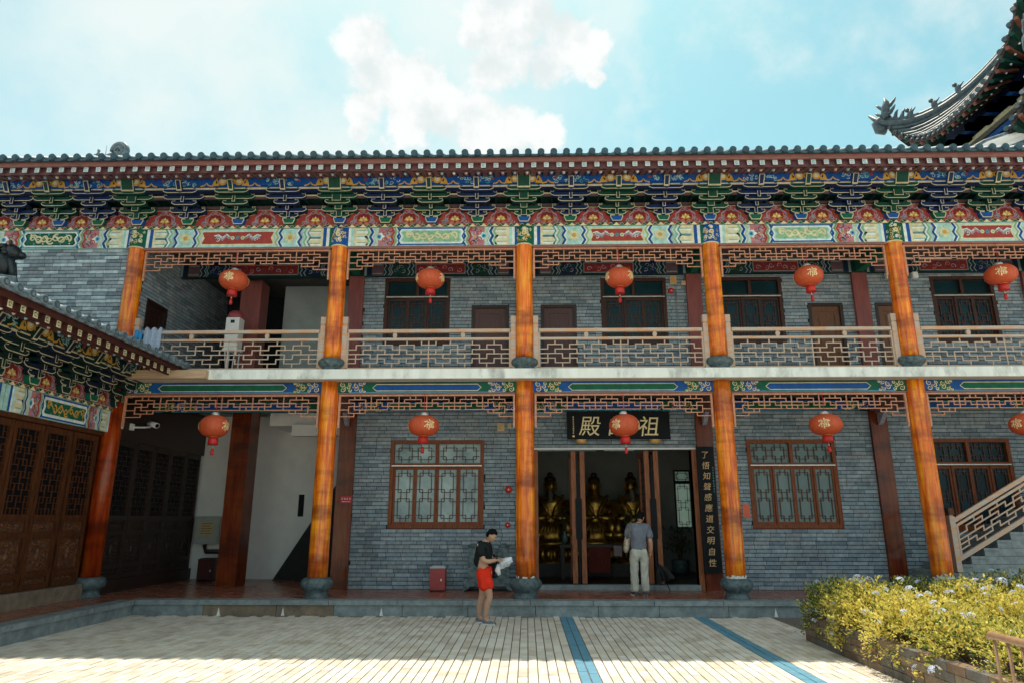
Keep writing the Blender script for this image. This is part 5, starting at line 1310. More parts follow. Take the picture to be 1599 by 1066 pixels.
# ------------------------------------------------------------------ signs
LCH2 = mat('old_gilt', (.72, .48, .24), (.58, .36, .16), rough=.5)
def tiny_mark(k, h, m):      # unreadably small writing: a few brush strokes
    r = random.Random(k); p = Paint(); a = h / 2
    for q in range(3): p.stroke([(-a * r.uniform(.5, .95), a * (.7 - .65 * q)), (a * r.uniform(.4, .95), a * (.75 - .65 * q))], h * .13, m, 1)
    p.stroke([(a * r.uniform(-.4, .4), a * .95), (a * r.uniform(-.5, .5), -a * .9)], h * .13, m, 2)
    return p.b.mesh('small_character')
pq = root('name_plaque', (2.22, 16.6, 3.74), 'black plaque with three large gold characters over the doorway', 'sign')
b = MB(); b.box(.98, 3.46, 16.55, 16.63, 3.74, 4.40, BLACKL); put('board', b, pq)
for ch, x in (('殿', 1.53), ('師', 2.24), ('祖', 2.95)):
    put('character', text_mesh(ch, .52, .008, LCH, bold=.0, shear=.16), pq, (x, 16.545, 4.05))
for k in range(8): put('small_character', tiny_mark(k, .045, LCH), pq, (1.135, 16.547, 4.27 - k * .055))
b = MB(); b.box(1.11, 1.16, 16.546, 16.55, 3.79, 3.83, LGOLD); put('seal', b, pq)
for x in (1.32, 3.12):
    b = MB(); b.lathe([(.05, 0), (.12, .03), (.13, .09), (.145, .10)], LGOLD, n=16, sy=.6, lobes=8, amp=.08); put('bracket_foot', b, pq, (x, 16.66, 3.64))
cb = root('couplet_board', (4.32, 16.6, .67), 'tall narrow black board with a column of gold characters beside the doorway', 'sign')
b = MB(); n = 8; w = .20
for k in range(n):      # gently curved board
    a0, a1 = -w + 2 * w * k / n, -w + 2 * w * (k + 1) / n; f = lambda a: 16.60 + .5 * a * a
    b.face([(4.28 + a0, f(a0), .67), (4.28 + a1, f(a1), .67), (4.28 + a1, f(a1), 3.56), (4.28 + a0, f(a0), 3.56)], BLACKL)
b.box(4.08, 4.48, 16.622, 16.69, .67, 3.56, BLACKL); put('board', b, cb)
for k, ch in enumerate('了悟知聲感應道交明自性'): put('character', text_mesh(ch, .185, .005, LCH2, bold=.0, shear=.14), cb, (4.27, 16.590, 3.36 - k * .246))
for k in range(10): put('small_character', tiny_mark(k + 20, .04, TEAL), cb, (4.43, 16.599, 3.06 - k * .062))
b = MB(); b.box(-.14, .14, -.008, .0, -.085, .085, mat('sign_red', (.45, .02, .03), (.38, .018, .025), rough=.5)); rs = put('notice', b, None, (-4.33, 16.69, 2.33)); tag(rs, 'small red notice fixed to the dark pillar left of the lower window', 'sign')
[put('lettering', tiny_mark(k + 40, .05, WHITE), rs, (-4.42 + k * .06, 16.68, 2.345)) for k in range(4)]; b = MB(); b.box(-.10, .10, -.002, 0, -.006, .006, WHITE); put('lettering', b, rs, (-4.33, 16.680, 2.28))
b = MB(); b.box(-.085, .085, -.004, 0, -.155, .155, mat('orange_paper', (.75, .16, .09), (.68, .14, .08), rough=.8)); tag(put('notice', b, None, (5.20, 16.785, 2.06)), 'plain orange paper notice stuck on the brick wall beside the right window', 'notice')

# ------------------------------------------------------------------ fittings on the walls
def bell(x, z, r, label):
    b = MB(); b.lathe([(r, 0), (r, .03), (r * .8, .055), (r * .3, .065)], LRED, n=18); b.ball((0, 0, .065), r * .22, WHITE, 8, 6); o = put('alarm_bell', b, None, (x, 16.788, z), rot=(R(90), 0, 0)); tag(o, label, 'alarm')
bell(-.44, 2.56, .085, 'round red alarm bell on the brick wall, left of the middle column'); bell(-.46, 1.74, .065, 'small round red alarm button on the brick wall, above the standing man'); bell(3.74, 7.55, .075, 'round red alarm bell on the upper wall between window and pilaster')
CRM = mat('cream_plastic', (.62, .50, .33), (.55, .44, .3), rough=.5)
def fit_box(x, z, w, h, label, cat='light'):
    b = MB(); b.box(-w / 2, w / 2, -.09, 0, -h / 2, h / 2, CRM); b.box(-w / 2 + .02, w / 2 - .02, -.10, -.0905, -h / 2 + .02, h / 2 - .02, mat('amber_lens', (.62, .36, .12), (.52, .3, .1), rough=.3)); tag(put('emergency_light', b, None, (x, 16.787, z)), label, cat)
fit_box(3.80, 7.82, .16, .22, 'square cream emergency light on the upper wall above the red bell'); fit_box(4.06, 7.74, .10, .10, 'tiny cream box beside the upper pilaster, next to the emergency light', 'box'); fit_box(-.63, 4.06, .17, .19, 'cream emergency light on the lower wall beside the middle column'); fit_box(-.42, 4.09, .08, .10, 'tiny cream box right of the lower emergency light', 'box')
b = MB(); b.tube([(3.86, 16.77, 7.70), (3.86, 16.77, 5.9), (3.88, 16.77, 5.1)], .011, SILV, 6); tag(put('conduit', b), 'thin pale conduit running down the upper brick wall below the bell', 'pipe')
for x, lb in ((9.12, 'left'), (9.78, 'right')):
    b = MB(); b.box(-.065, .065, -.10, 0, -.08, .08, PLAS); b.tube([(-.02, -.05, .08), (-.05, -.05, .3)], .012, DGREEN, 6); tag(put('speaker_box', b, None, (x + .12, 16.66, 7.86)), 'small white box under the inner beam, %s of the pair beside the last column' % lb, 'box')
cc = root('security_camera', (-9.2, 16.15, 4.0), 'white security camera on a bracket above the dark side doors', 'camera')
b = MB(); b.tube([(-9.23, 15.75, 3.95), (-9.05, 15.95, 3.97), (-8.98, 16.1, 4.0)], .022, PLAS, 8); b.box(-9.25, -9.2, 15.68, 15.82, 3.88, 4.03, PLAS); put('bracket', b, cc)
b = MB(); b.tube([(-9.05, 16.15, 4.10), (-8.78, 16.02, 4.02)], .065, PLAS, 12); b.tube([(-8.79, 16.025, 4.022), (-8.775, 16.018, 4.017)], .05, BLACKL, 12); put('housing', b, cc)
eb = root('meter_cabinet', (-8.9, 19.5, 1.2), 'grey metal meter cabinet with a yellow notice on the white stairwell wall', 'cabinet')
b = MB(); b.box(-9.2, -8.5, 19.38, 19.59, 1.22, 1.95, mat('grey_enamel', (.36, .38, .37), (.3, .32, .31), rough=.45)); put('body', b, eb)
b = MB(); b.box(-9.15, -8.55, 19.365, 19.379, 1.27, 1.90, mat('grey_enamel_door', (.40, .42, .40), (.34, .36, .35), rough=.4)); put('door', b, eb)
b = MB(); b.box(-9.05, -8.65, 19.358, 19.364, 1.42, 1.82, mat('yellow_notice', (.52, .42, .24), (.46, .37, .2), rough=.7)); q = put('notice_sheet', b, eb)
for k in range(5): b = MB(); b.box(-9.0, -8.70 - .05 * (k % 2), 19.355, 19.3575, 1.75 - k * .065, 1.77 - k * .065, mat('print_brown', (.28, .16, .06))); put('print_line', b, q)
b = MB(); b.tube([(-8.9, 19.45, 1.2), (-8.85, 19.45, 1.02), (-7.9, 19.45, 1.02)], .06, DARKW, 8); put('pipe', b, eb)
def bin_(x, y, w, h, m, top, label):
    o = root('litter_bin', (x, y, ZP), label, 'bin'); z = ZP
    b = MB(); b.box(x - w / 2, x + w / 2, y - w / 2, y + w / 2, z + .03, z + h, m)
    for q in (-1, 1): b.box(x + q * (w / 2 - .03) - .02, x + q * (w / 2 - .03) + .02, y - w / 2 + .01, y + w / 2 - .01, z, z + .03, BLACKL)
    put('body', b, o)
    b = MB(); b.box(x - w / 2 - .008, x + w / 2 + .008, y - w / 2 - .008, y + w / 2 + .008, z + h, z + h + .035, top); b.box(x - w / 2 + .03, x + w / 2 - .03, y - w / 2 + .03, y + w / 2 - .03, z + h + .035, z + h + .055, top); put('lid', b, o)
    b = MB(); b.box(x - w / 2 + .05, x + w / 2 - .05, y - w / 2 - .006, y - w / 2 - .001, z + .12, z + h - .08, m); b.box(x + w * .22, x + w * .30, y - w / 2 - .016, y - w / 2 - .006, z + h * .45, z + h * .55, SILV); put('door', b, o)
bin_(-2.04, 16.45, .34, .50, BINR, BINTOP, 'red metal litter bin with grey lid against the brick wall')
bin_(-8.55, 19.15, .46, .52, mat('bin_maroon', (.075, .012, .012), (.05, .01, .01), rough=.4), mat('bin_maroon_lid', (.06, .012, .012), (.05, .01, .01), rough=.4), 'dark maroon litter bin under the meter cabinet in the stairwell')
dp = root('water_dispenser', (-7.45, 16.7, ZF), 'white boxed dispenser with a red cap on the left end of the balcony', 'dispenser')
b = MB(); b.box(-7.62, -7.28, 16.5, 16.8, 6.0, 6.83, PLAS); b.box(-7.64, -7.26, 16.48, 16.82, 5.98, 6.02, PLAS); put('body', b, dp)
b = MB(); b.lathe([(.19, 0), (.20, .05), (.17, .14), (.10, .20)], mat('red_cap', (.36, .07, .08), (.3, .06, .07), rough=.4), (-7.45, 16.65, 6.83), 18); put('cap', b, dp)
b = MB(); b.box(-7.50, -7.40, 16.49, 16.499, 6.68, 6.76, DGREEN); put('display', b, dp)
b = MB()
for x in (-7.58, -7.32): b.bar((x, 16.52, 5.98), (x + (.1 if x < -7.45 else -.1), 16.6, ZF), .03, SILV); b.bar((x, 16.78, 5.98), (x, 16.78, ZF), .03, SILV)
put('stand', b, dp)
def cloth(name, pts, m, label, cat):
    b = MB(); n = len(pts)
    for i in range(n - 1):
        (x0, t0, u0), (x1, t1, u1) = pts[i], pts[i + 1]
        for yo, s_ in ((14.94, 1), (15.10, -1)):
            b.face([(x0, yo - .02 * math.sin(i * 2) * s_, u0), (x1, yo - .02 * math.sin(i * 2 + 2) * s_, u1), (x1, yo + .02 * s_, t1), (x0, yo + .02 * s_, t0)], m, True)
        b.face([(x0, 14.96, t0), (x1, 14.96, t1), (x1, 15.08, t1), (x0, 15.08, t0)], m, True)
    tag(put(name, b), label, cat)
cloth('towel', [(-8.78 + .045 * k, 6.10 + .05 * math.sin(k * 1.7), 5.62 + .08 * math.sin(k * 2.3)) for k in range(10)], mat('washed_blue_cloth', (.42, .50, .62), (.30, .37, .50), rough=.9, scale=22), 'pale blue grey cloth hung over the balcony rail at the left end', 'cloth')
cloth('towel', [(-9.0 + .03 * k, 6.06 + .03 * math.sin(k * 1.3), 5.85 + .05 * math.sin(k * 2.1)) for k in range(7)], mat('bright_blue_cloth', (.03, .30, .62), (.02, .2, .5), rough=.8), 'bright blue cloth bundled on the balcony rail against the leftmost column', 'cloth')

# stone stand against the wall behind the man
ss = root('stone_stand', (-.9, 16.5, ZP), 'carved grey stone stand with open frame and curved feet, behind the man in shorts', 'stand')
b = MB(); b.prism([(-1.46, ZP), (-1.36, ZP + .04), (-1.30, ZP + .11), (-.50, ZP + .11), (-.44, ZP + .04), (-.34, ZP), (-.34, ZP + .28), (-1.46, ZP + .28)], 16.3, 16.72, STONED); put('base', b, ss)
for x in (-1.24, -.54):
    b = MB(); b.box(x - .12, x + .12, 16.38, 16.66, ZP + .28, ZP + .95, STONED); b.lathe([(.12, 0), (.13, .04), (.06, .09)], STONED, (x, 16.52, ZP + .945), 12); put('upright', b, ss)
b = MB(); b.box(-1.118, -.662, 16.44, 16.60, ZP + .80, ZP + .90, STONED); b.box(-1.05, -.75, 16.5, 16.56, ZP + .282, ZP + .80, BLACKL); put('crosspiece', b, ss)

# ------------------------------------------------------------------ gilded statues and altar inside
def statue(x, y, s, label, beard, seed):
    o = root('gilded_statue', (x, y, ZP), label, 'statue', 'gilded statues in the hall')
    G = GILT; z = 1.22
    b = MB(); b.lathe([(.62, .25), (.60, .32), (.50, .36), (.48, .62), (.58, .68), (.64, .74), (.62, .82)], G, (x, y, .33), 24, sy=.8)
    b.box(x - .62 * s, x + .62 * s, y - .5, y + .5, ZP, .62, DARKW)
    for k in range(12):
        t = math.pi + math.pi * k / 11; b.ball((x + .56 * math.cos(t), y + .45 * math.sin(t), .82), (.08, .05, .11), G, 7, 6)
    put('pedestal', b, o)
    b = MB()
    b.lathe([(.58, 0), (.62, .08), (.60, .22), (.46, .36), (.36, .55), (.39, .78), (.42, .95), (.36, 1.10), (.15, 1.19), (.12, 1.26)], G, (x, y, z - .08), 24, sy=.72)
    for sx in (-1, 1):
        b.tube([(x + sx * .38, y - .02, z + .92), (x + sx * .50, y - .10, z + .62), (x + sx * .36, y - .34, z + .48), (x + sx * .10, y - .42, z + .52)], [.13, .15, .13, .07], G, 10)
        b.ball((x + sx * .08, y - .43, z + .53), (.08, .06, .05), G, 8, 6)
        b.tube([(x + sx * .36, y - .36, z + .46), (x + sx * .42, y - .38, z + .22), (x + sx * .36, y - .40, z + .05)], [.12, .16, .08], G, 9)      # hanging sleeve
        b.ball((x + sx * .38, y - .26, z + .08), (.28, .26, .15), G, 12, 8)
        b.tube([(x + sx * .34, y - .16, z + 1.08), (x + sx * .14, y - .34, z + .78), (x + sx * .02, y - .36, z + .5)], [.04, .05, .03], G, 7)
    for k in range(6): b.tube([(x - .3 + .1 * k, y - .40, z + .0), (x - .24 + .08 * k, y - .42, z + .22), (x - .14 + .05 * k, y - .36, z + .42)], .022, G, 6)
    b.lathe([(.115, 0), (.15, .06), (.165, .16), (.155, .27), (.10, .35)], G, (x, y - .03, z + 1.16), 18, sy=1.05)
    b.tube([(x, y - .20, z + 1.38), (x, y - .235, z + 1.31), (x, y - .19, z + 1.295)], .022, G, 6)
    for sx in (-1, 1): b.ball((x + sx * .16, y, z + 1.32), (.03, .05, .09), G, 7, 6); b.ball((x + sx * .06, y - .175, z + 1.37), (.03, .015, .012), DARKW, 7, 5)
    b.tube([(x - .04, y - .187, z + 1.255), (x + .04, y - .187, z + 1.255)], .009, DARKW, 5)
    put('figure', b, o)
    h = MB(); h.ball((x, y + .01, z + 1.50), (.16, .17, .10), DARKW, 14, 8); h.lathe([(.07, 0), (.085, .06), (.05, .12)], DARKW, (x, y, z + 1.57), 12)
    if beard: h.tube([(x, y - .17, z + 1.23), (x, y - .24, z + 1.08), (x, y - .28, z + .82)], [.06, .075, .02], mat('grey_beard', (.22, .2, .17), (.15, .14, .12), rough=.7), 8)
    put('hair', h, o); o.scale = (1.13, 1.0, 1.13)
statue(.70, 21.0, 1, 'gilded seated statue with a long beard, left behind the doors', True, 1); statue(2.03, 21.1, 1, 'gilded seated statue in the middle of the doorway', False, 2); statue(3.12, 21.0, 1, 'gilded seated statue on the right, behind the man in the doorway', True, 3)
at_ = root('altar_table', (2.0, 19.9, ZP), 'dark altar table with a red cloth front inside the doorway', 'table')
b = MB(); b.box(.9, 3.4, 19.7, 20.2, 1.12, 1.20, DARKW)
put('top', b, at_)
for x in (.98, 3.32):
    for y in (19.76, 20.14): b = MB(); b.box(x - .05, x + .05, y - .05, y + .05, ZP, 1.12, DARKW); put('leg', b, at_)
b = MB(); rc = mat('red_altar_cloth', (.20, .025, .015), (.12, .018, .012), rough=.8, scale=18)
for k in range(12): b.face([(1.68 + k * .05, 19.685 + .012 * (k % 2), .46), (1.68 + (k + 1) * .05, 19.685 + .012 * ((k + 1) % 2), .46), (1.68 + (k + 1) * .05, 19.685, 1.13), (1.68 + k * .05, 19.685, 1.13)], rc)
put('cloth_front', b, at_)
b = MB(); b.box(2.37, 2.60, 19.60, 19.68, .90, 1.17, mat('pink_offering_box', (.42, .30, .33), (.35, .25, .28), rough=.7)); tag(put('offering_box', b), 'pinkish box on the edge of the altar table', 'box')
rr = random.Random(3)
for k, (x, hh, lb) in enumerate(((1.05, .36, 'tall vase with green leaves at the left end of the altar'), (2.85, .34, 'tall vase with green leaves at the right end of the altar'))):
    o = root('altar_vase', (x, 19.95, 1.2), lb, 'vase', 'altar vases'); b = MB(); b.lathe([(.05, 0), (.09, .08), (.10, .2), (.05, .3), (.07, .36)], mat('celadon_glaze', (.10, .20, .20), (.07, .14, .15), rough=.2), (x, 19.95, 1.2), 16); put('vase_body', b, o)
    b = MB()
    for q in range(60):
        v = Vector((x + rr.gauss(0, .13), 19.95 + rr.gauss(0, .1), 1.6 + rr.uniform(0, .55))); d = Vector((rr.uniform(-1, 1), rr.uniform(-1, 1), rr.uniform(0, 1))).normalized(); e = d.cross(Vector((.3, .2, 1))).normalized()
        b.face([v, v + d * .06 + e * .02, v + d * .13, v + d * .06 - e * .02], LV[2])
    for q in range(8): b.tube([(x, 19.95, 1.5), (x + rr.gauss(0, .1), 19.95 + rr.gauss(0, .08), 1.95)], .006, STEM, 4)
    put('foliage', b, o)
o = root('potted_plant', (4.6, 21.6, ZP), 'dark leafy potted plant under the small bright window inside', 'plant')
b = MB(); b.lathe([(.18, 0), (.24, .1), (.27, .4), (.25, .42)], STONED, (4.6, 21.6, ZP), 18); put('pot', b, o); b = MB()
for q in range(160):
    v = Vector((4.6 + rr.gauss(0, .28), 21.6 + rr.gauss(0, .2), .85 + rr.uniform(0, .75))); d = Vector((rr.uniform(-1, 1), rr.uniform(-1, 1), rr.uniform(-.2, 1))).normalized(); e = d.cross(Vector((.3, .2, 1))).normalized(); b.face([v, v + d * .1 + e * .03, v + d * .22, v + d * .1 - e * .03], LV[2])
for q in range(10): b.tube([(4.6, 21.6, .65), (4.6 + rr.gauss(0, .2), 21.6 + rr.gauss(0, .15), 1.4)], .008, STEM, 4)
put('foliage', b, o)
# ------------------------------------------------------------------ people
def skin_mesh(name, verts, edges, m, sub=2, root_i=0):
    me = bpy.data.meshes.new(name); me.from_pydata([v[0] for v in verts], edges, [])
    o = bpy.data.objects.new(name, me); col.objects.link(o)
    o.modifiers.new('s', 'SKIN'); s2 = o.modifiers.new('d', 'SUBSURF'); s2.levels = sub; s2.render_levels = sub
    for i, v in enumerate(verts):
        sv = me.skin_vertices[0].data[i]; r = v[1]; sv.radius = r if isinstance(r, tuple) else (r, r); sv.use_root = (i == root_i)
    bpy.context.view_layer.update()
    nm = bpy.data.meshes.new_from_object(o.evaluated_get(bpy.context.evaluated_depsgraph_get()))
    bpy.data.objects.remove(o); nm.materials.clear(); nm.materials.append(m); nm.name = name
    for p in nm.polygons: p.use_smooth = True
    return nm
def wrinkle(me, amp, f, seed):      # cloth folds pushed along the normals
    ns = [v.normal.copy() for v in me.vertices]
    for v, n in zip(me.vertices, ns):
        p = Vector((v.co.x * f, v.co.y * f, v.co.z * f * .55)) + Vector((seed, seed * 2, 0))
        a = 1 - abs(mnoise.noise(p)) * 2; b = mnoise.noise(p * 2.3 + Vector((5, 1, 3)))
        v.co += n * amp * (a * .8 + b * .5 - .2)
    me.update(); return me
def join_meshes(name, ms):
    bm = bmesh.new(); mats = []
    for me in ms:
        off = []
        for m in me.materials:
            if m not in mats: mats.append(m)
            off.append(mats.index(m))
        n0 = len(bm.faces); bm.from_mesh(me); bm.faces.ensure_lookup_table()
        for f in bm.faces[n0:]: f.material_index = off[f.material_index] if off else 0
    out = bpy.data.meshes.new(name); bm.to_mesh(out); bm.free()
    for m in mats: out.materials.append(m)
    return out
SKIN = mat('skin', (.50, .29, .20), (.44, .25, .17), rough=.5, scale=9); HAIR = mat('black_hair', (.006, .006, .007), (.010, .009, .010), rough=.75, scale=30, stretch=(1, 1, .3), bump=.5, spec=.05)
def chain(vs, es, pts, start=None):
    prev = start
    for p in pts:
        vs.append(p); i = len(vs) - 1
        if prev is not None: es.append((prev, i))
        prev = i
    return prev
def head_mesh(c, yaw, pitch, roll=0, s=1.0):
    """face looks along -Y before turning; returns skin head and hair"""
    M_ = Matrix.Translation(c) @ Matrix.Rotation(yaw, 4, 'Z') @ Matrix.Rotation(pitch, 4, 'X') @ Matrix.Rotation(roll, 4, 'Y') @ Matrix.Scale(s, 4)
    bm = bmesh.new(); bmesh.ops.create_uvsphere(bm, u_segments=24, v_segments=18, radius=1)
    for v in bm.verts:
        x, y, z = v.co; n = v.co.copy()
        x *= .076; y *= .098; z *= .118
        if z < -.02: f = min(1, (-z - .02) / .1); x *= 1 - .30 * f; y = y * (1 - .22 * f) - .012 * f          # jaw
        if y < 0:
            if abs(n.x) < .16 and -.32 < n.z < .02: y -= .022 * (1 - abs(n.x) / .16) * (1 - abs(n.z + .2) / .25 if abs(n.z + .2) < .25 else 0)      # nose
            if .02 < n.z < .25 and .18 < abs(n.x) < .55: y += .009      # eye sockets
            if -.62 < n.z < -.45 and abs(n.x) < .3: y -= .006           # lips
        v.co = (x, y, z)
    hm = bpy.data.meshes.new('h'); bm.to_mesh(hm); bm.free(); hm.materials.append(SKIN)
    e = MB()
    for sx in (-1, 1):
        e.ball((sx * .078, .008, -.005), (.012, .022, .032), SKIN, 8, 6); e.ball((sx * .030, -.083, .012), (.012, .006, .006), BLACKL, 7, 5); e.box(sx * .030 - .018, sx * .030 + .018, -.094, -.086, .026, .031, HAIR)
    e.tube([(-.02, -.092, -.060), (0, -.096, -.060), (.02, -.092, -.060)], .0045, mat('lips', (.38, .13, .11), (.34, .12, .1), rough=.5), 6)
    hd = join_meshes('head', [hm, e.mesh('e')]); hd.transform(M_)
    for p in hd.polygons: p.use_smooth = True
    bm = bmesh.new(); bmesh.ops.create_uvsphere(bm, u_segments=28, v_segments=20, radius=1); dl = []
    for v in bm.verts:
        x, y, z = v.co; n = v.co.copy(); w_ = 1 + .05 * mnoise.noise(Vector((x * 6, y * 6, z * 6)))
        low = -.50 if n.y > .15 else (-.12 if n.y > -.22 else (.18 if n.y > -.5 else .40))
        if n.z < low: dl.append(v)
        v.co = (x * .086 * w_, (y * .108 + .006) * w_, (z * .130 + .004) * w_)
    bmesh.ops.delete(bm, geom=dl, context='VERTS'); hr = bpy.data.meshes.new('hair'); bm.to_mesh(hr); bm.free(); hr.materials.append(HAIR); hr.transform(M_)
    for p in hr.polygons: p.use_smooth = True
    return hd, hr
def hand(wrist, d, palm_n, curl, s=1.0, thumb=1):
    """wrist point, finger direction d, palm normal; five separate fingers"""
    d = Vector(d).normalized(); n = Vector(palm_n).normalized(); n = (n - d * n.dot(d)).normalized(); side = d.cross(n) * thumb; ms = []; w = Vector(wrist)
    vs = [(tuple(w - d * .02), (.026 * s, .020 * s)), (tuple(w + d * .03 * s), (.034 * s, .018 * s)), (tuple(w + d * .075 * s), (.038 * s, .016 * s))]
    ms.append(skin_mesh('p', vs, [(0, 1), (1, 2)], SKIN, 1))
    for k, (off, L_) in enumerate(((.030, .068), (.010, .078), (-.010, .072), (-.029, .056))):
        p = w + d * .075 * s + side * off * s; q = p; pts = [(tuple(q), .0088 * s)]; dd = d.copy()
        for j, f in enumerate((.45, .32, .23)):
            dd = (dd + n * curl * (.55 + .25 * j)).normalized(); q = q + dd * L_ * f * s; pts.append((tuple(q), (.0085 - .0008 * j) * s))
        ms.append(skin_mesh('f', pts, [(i, i + 1) for i in range(3)], SKIN, 1))
    p = w + d * .02 * s + side * .028 * s; t1 = p + (d * .55 + side * .8).normalized() * .035 * s; t2 = t1 + (d * .9 + side * .2 + n * curl * .8).normalized() * .03 * s
    ms.append(skin_mesh('t', [(tuple(p), .012 * s), (tuple(t1), .0105 * s), (tuple(t2), .009 * s)], [(0, 1), (1, 2)], SKIN, 1))
    return ms
def shoe(c, d, upper, sole, L_=.27):
    d = Vector((d[0], d[1], 0)).normalized(); sd_ = Vector((-d.y, d.x, 0)); b = MB(); c = Vector(c)
    prof = [(-.30, .030, .072), (-.22, .038, .085), (-.02, .040, .078), (.20, .044, .056), (.40, .048, .042), (.56, .043, .034), (.66, .024, .026)]
    for (t0, w0, h0), (t1, w1, h1) in zip(prof, prof[1:]):
        rows = []
        for t, w_, h_ in ((t0, w0, h0), (t1, w1, h1)):
            o_ = c + d * t * L_; rows.append([o_ + sd_ * w_ + Vector((0, 0, .025)), o_ + sd_ * w_ * .92 + Vector((0, 0, .02 + h_ * .55)), o_ + sd_ * w_ * .45 + Vector((0, 0, .022 + h_)), o_ - sd_ * w_ * .45 + Vector((0, 0, .022 + h_)), o_ - sd_ * w_ * .92 + Vector((0, 0, .02 + h_ * .55)), o_ - sd_ * w_ + Vector((0, 0, .025))])
            sl_ = [o_ + sd_ * w_ * 1.06, o_ - sd_ * w_ * 1.06]; rows[-1] += [sl_[1] + Vector((0, 0, .026)), sl_[1], sl_[0], sl_[0] + Vector((0, 0, .026))]
        for i in range(5): b.face([rows[0][i], rows[1][i], rows[1][i + 1], rows[0][i + 1]], upper, True)
        for i in range(6, 9): b.face([rows[0][i], rows[1][i], rows[1][i + 1], rows[0][i + 1]], sole)
    o_ = c - d * .30 * L_; b.face([o_ + sd_ * .030 + Vector((0, 0, 0)), o_ - sd_ * .030, o_ - sd_ * .030 + Vector((0, 0, .09)), o_ + sd_ * .030 + Vector((0, 0, .09))], upper)
    for k in range(3):
        o_ = c + d * (.10 + .11 * k) * L_; b.box(o_.x - .028, o_.x + .028, o_.y - .004, o_.y + .004, o_.z + .085 - .012 * k, o_.z + .089 - .012 * k, sole)
    return b.mesh('shoe')
def body(name, loc, J, label, k=1.0):
    """J: joints in local metres"""
    o = root(name, loc, label, 'person'); vs, es = [], []
    vs += [(J['pelvis'], (.165 * k, .13 * k)), (J['waist'], (.150 * k, .115 * k)), (J['chest'], (.18 * k, .13 * k)), (J['neck0'], (.09, .085)), (J['neck1'], (.062, .064))]
    es += [(0, 1), (1, 2), (2, 3), (3, 4)]
    for s_ in ('L', 'R'):
        chain(vs, es, [(J['sh' + s_], .070), (J['el' + s_], .052), (J['fa' + s_], .047), (J['wr' + s_], .033)], 2)
        chain(vs, es, [(J['hip' + s_], .10), (J['th' + s_], .092), (J['kn' + s_], .068), (J['cf' + s_], .069), (J['an' + s_], .045), (J['ft' + s_], .042)], 0)
    return o, skin_mesh('body', vs, es, SKIN, 2)
def at_local(o, me, name): return put(name, me, o, tuple(o.location), o.rotation_euler.z)

# man in red shorts, standing in the courtyard, seen from his right, head bent over a bundle
V3 = lambda *a: tuple(a)
# local frame: he faces +X (a little towards the camera); x forward, y to his left (away), z up
J = dict(pelvis=V3(-.03, .0, .93), waist=V3(-.04, 0, 1.08), chest=V3(-.05, 0, 1.28), neck0=V3(-.02, 0, 1.43), neck1=V3(.035, 0, 1.50),
         shR=V3(-.05, -.17, 1.37), elR=V3(.02, -.22, 1.12), faR=V3(.10, -.19, 1.105), wrR=V3(.25, -.11, 1.13), shL=V3(-.05, .17, 1.37), elL=V3(.03, .24, 1.13), faL=V3(.11, .20, 1.11), wrL=V3(.25, .09, 1.14),
         hipR=V3(-.01, -.09, .88), thR=V3(.06, -.10, .70), knR=V3(.115, -.10, .48), cfR=V3(.06, -.10, .34), anR=V3(.03, -.10, .10), ftR=V3(.11, -.10, .06),
         hipL=V3(-.04, .09, .88), thL=V3(-.07, .10, .70), knL=V3(-.09, .10, .48), cfL=V3(-.14, .10, .34), anL=V3(-.15, .10, .10), ftL=V3(-.07, .10, .06))
p1, bm1 = body('person', (-.78, 13.45, 0), J, 'man in black T-shirt and red shorts standing in the courtyard with a bundle'); p1.rotation_euler = (0, 0, R(-14))
hd, hr_ = head_mesh((.075, 0, 1.60), R(90), R(0), 0)
def face_to(me, c, pitch):      # tip the head forward about the neck (local y axis)
    me.transform(Matrix.Translation(c) @ Matrix.Rotation(pitch, 4, 'Y') @ Matrix.Translation((-c[0], -c[1], -c[2])))
for q in (hd, hr_): face_to(q, (.035, 0, 1.52), R(33))
hands = hand((.25, -.11, 1.13), (.9, .35, .05), (0, .3, -1), .5, 1.0, -1) + hand((.25, .09, 1.14), (.9, -.3, .05), (0, -.3, -1), .5, 1.0, 1)
at_local(p1, join_meshes('body', [bm1, hd] + hands), 'body'); at_local(p1, hr_, 'hair')
TSH = mat('black_cotton', (.012, .016, .018), (.018, .022, .024), rough=.95, scale=12, bump=.3, bscale=30, spec=.1)
vs, es = [], []
vs += [(V3(-.06, 0, .965), (.178, .15)), (V3(-.06, 0, 1.16), (.19, .155)), (V3(-.05, 0, 1.33), (.20, .155)), (V3(-.02, 0, 1.45), (.105, .10))]; es += [(0, 1), (1, 2), (2, 3)]
for s_ in (-1, 1): chain(vs, es, [(V3(-.05, s_ * .18, 1.38), .092), (V3(-.02, s_ * .21, 1.27), .087), (V3(.0, s_ * .22, 1.18), .086)], 2)
at_local(p1, wrinkle(skin_mesh('shirt', vs, es, TSH, 4), .012, 11, 1), 'shirt')
RSH = mat('red_shorts_cloth', (.80, .04, .015), (.68, .03, .012), rough=.8, spec=.15, scale=9, bump=.25, bscale=14)
vs = [(V3(-.04, 0, 1.04), (.175, .145)), (V3(-.035, 0, .92), (.20, .17))]; es = [(0, 1)]
for s_, a in ((-1, .05), (1, -.05)): chain(vs, es, [(V3(-.02 + a * .5, s_ * .088, .82), .135), (V3(.0 + a, s_ * .10, .70), .135), (V3(.005 + a * 1.2, s_ * .105, .58), .14)], 1)
at_local(p1, wrinkle(skin_mesh('shorts', vs, es, RSH, 4), .014, 10, 3), 'shorts')
b = MB(); b.tube([(.115, -.04, .97), (.125, -.05, .90), (.12, -.045, .84)], .007, WHITE, 6); at_local(p1, b.mesh('drawstring'), 'drawstring')
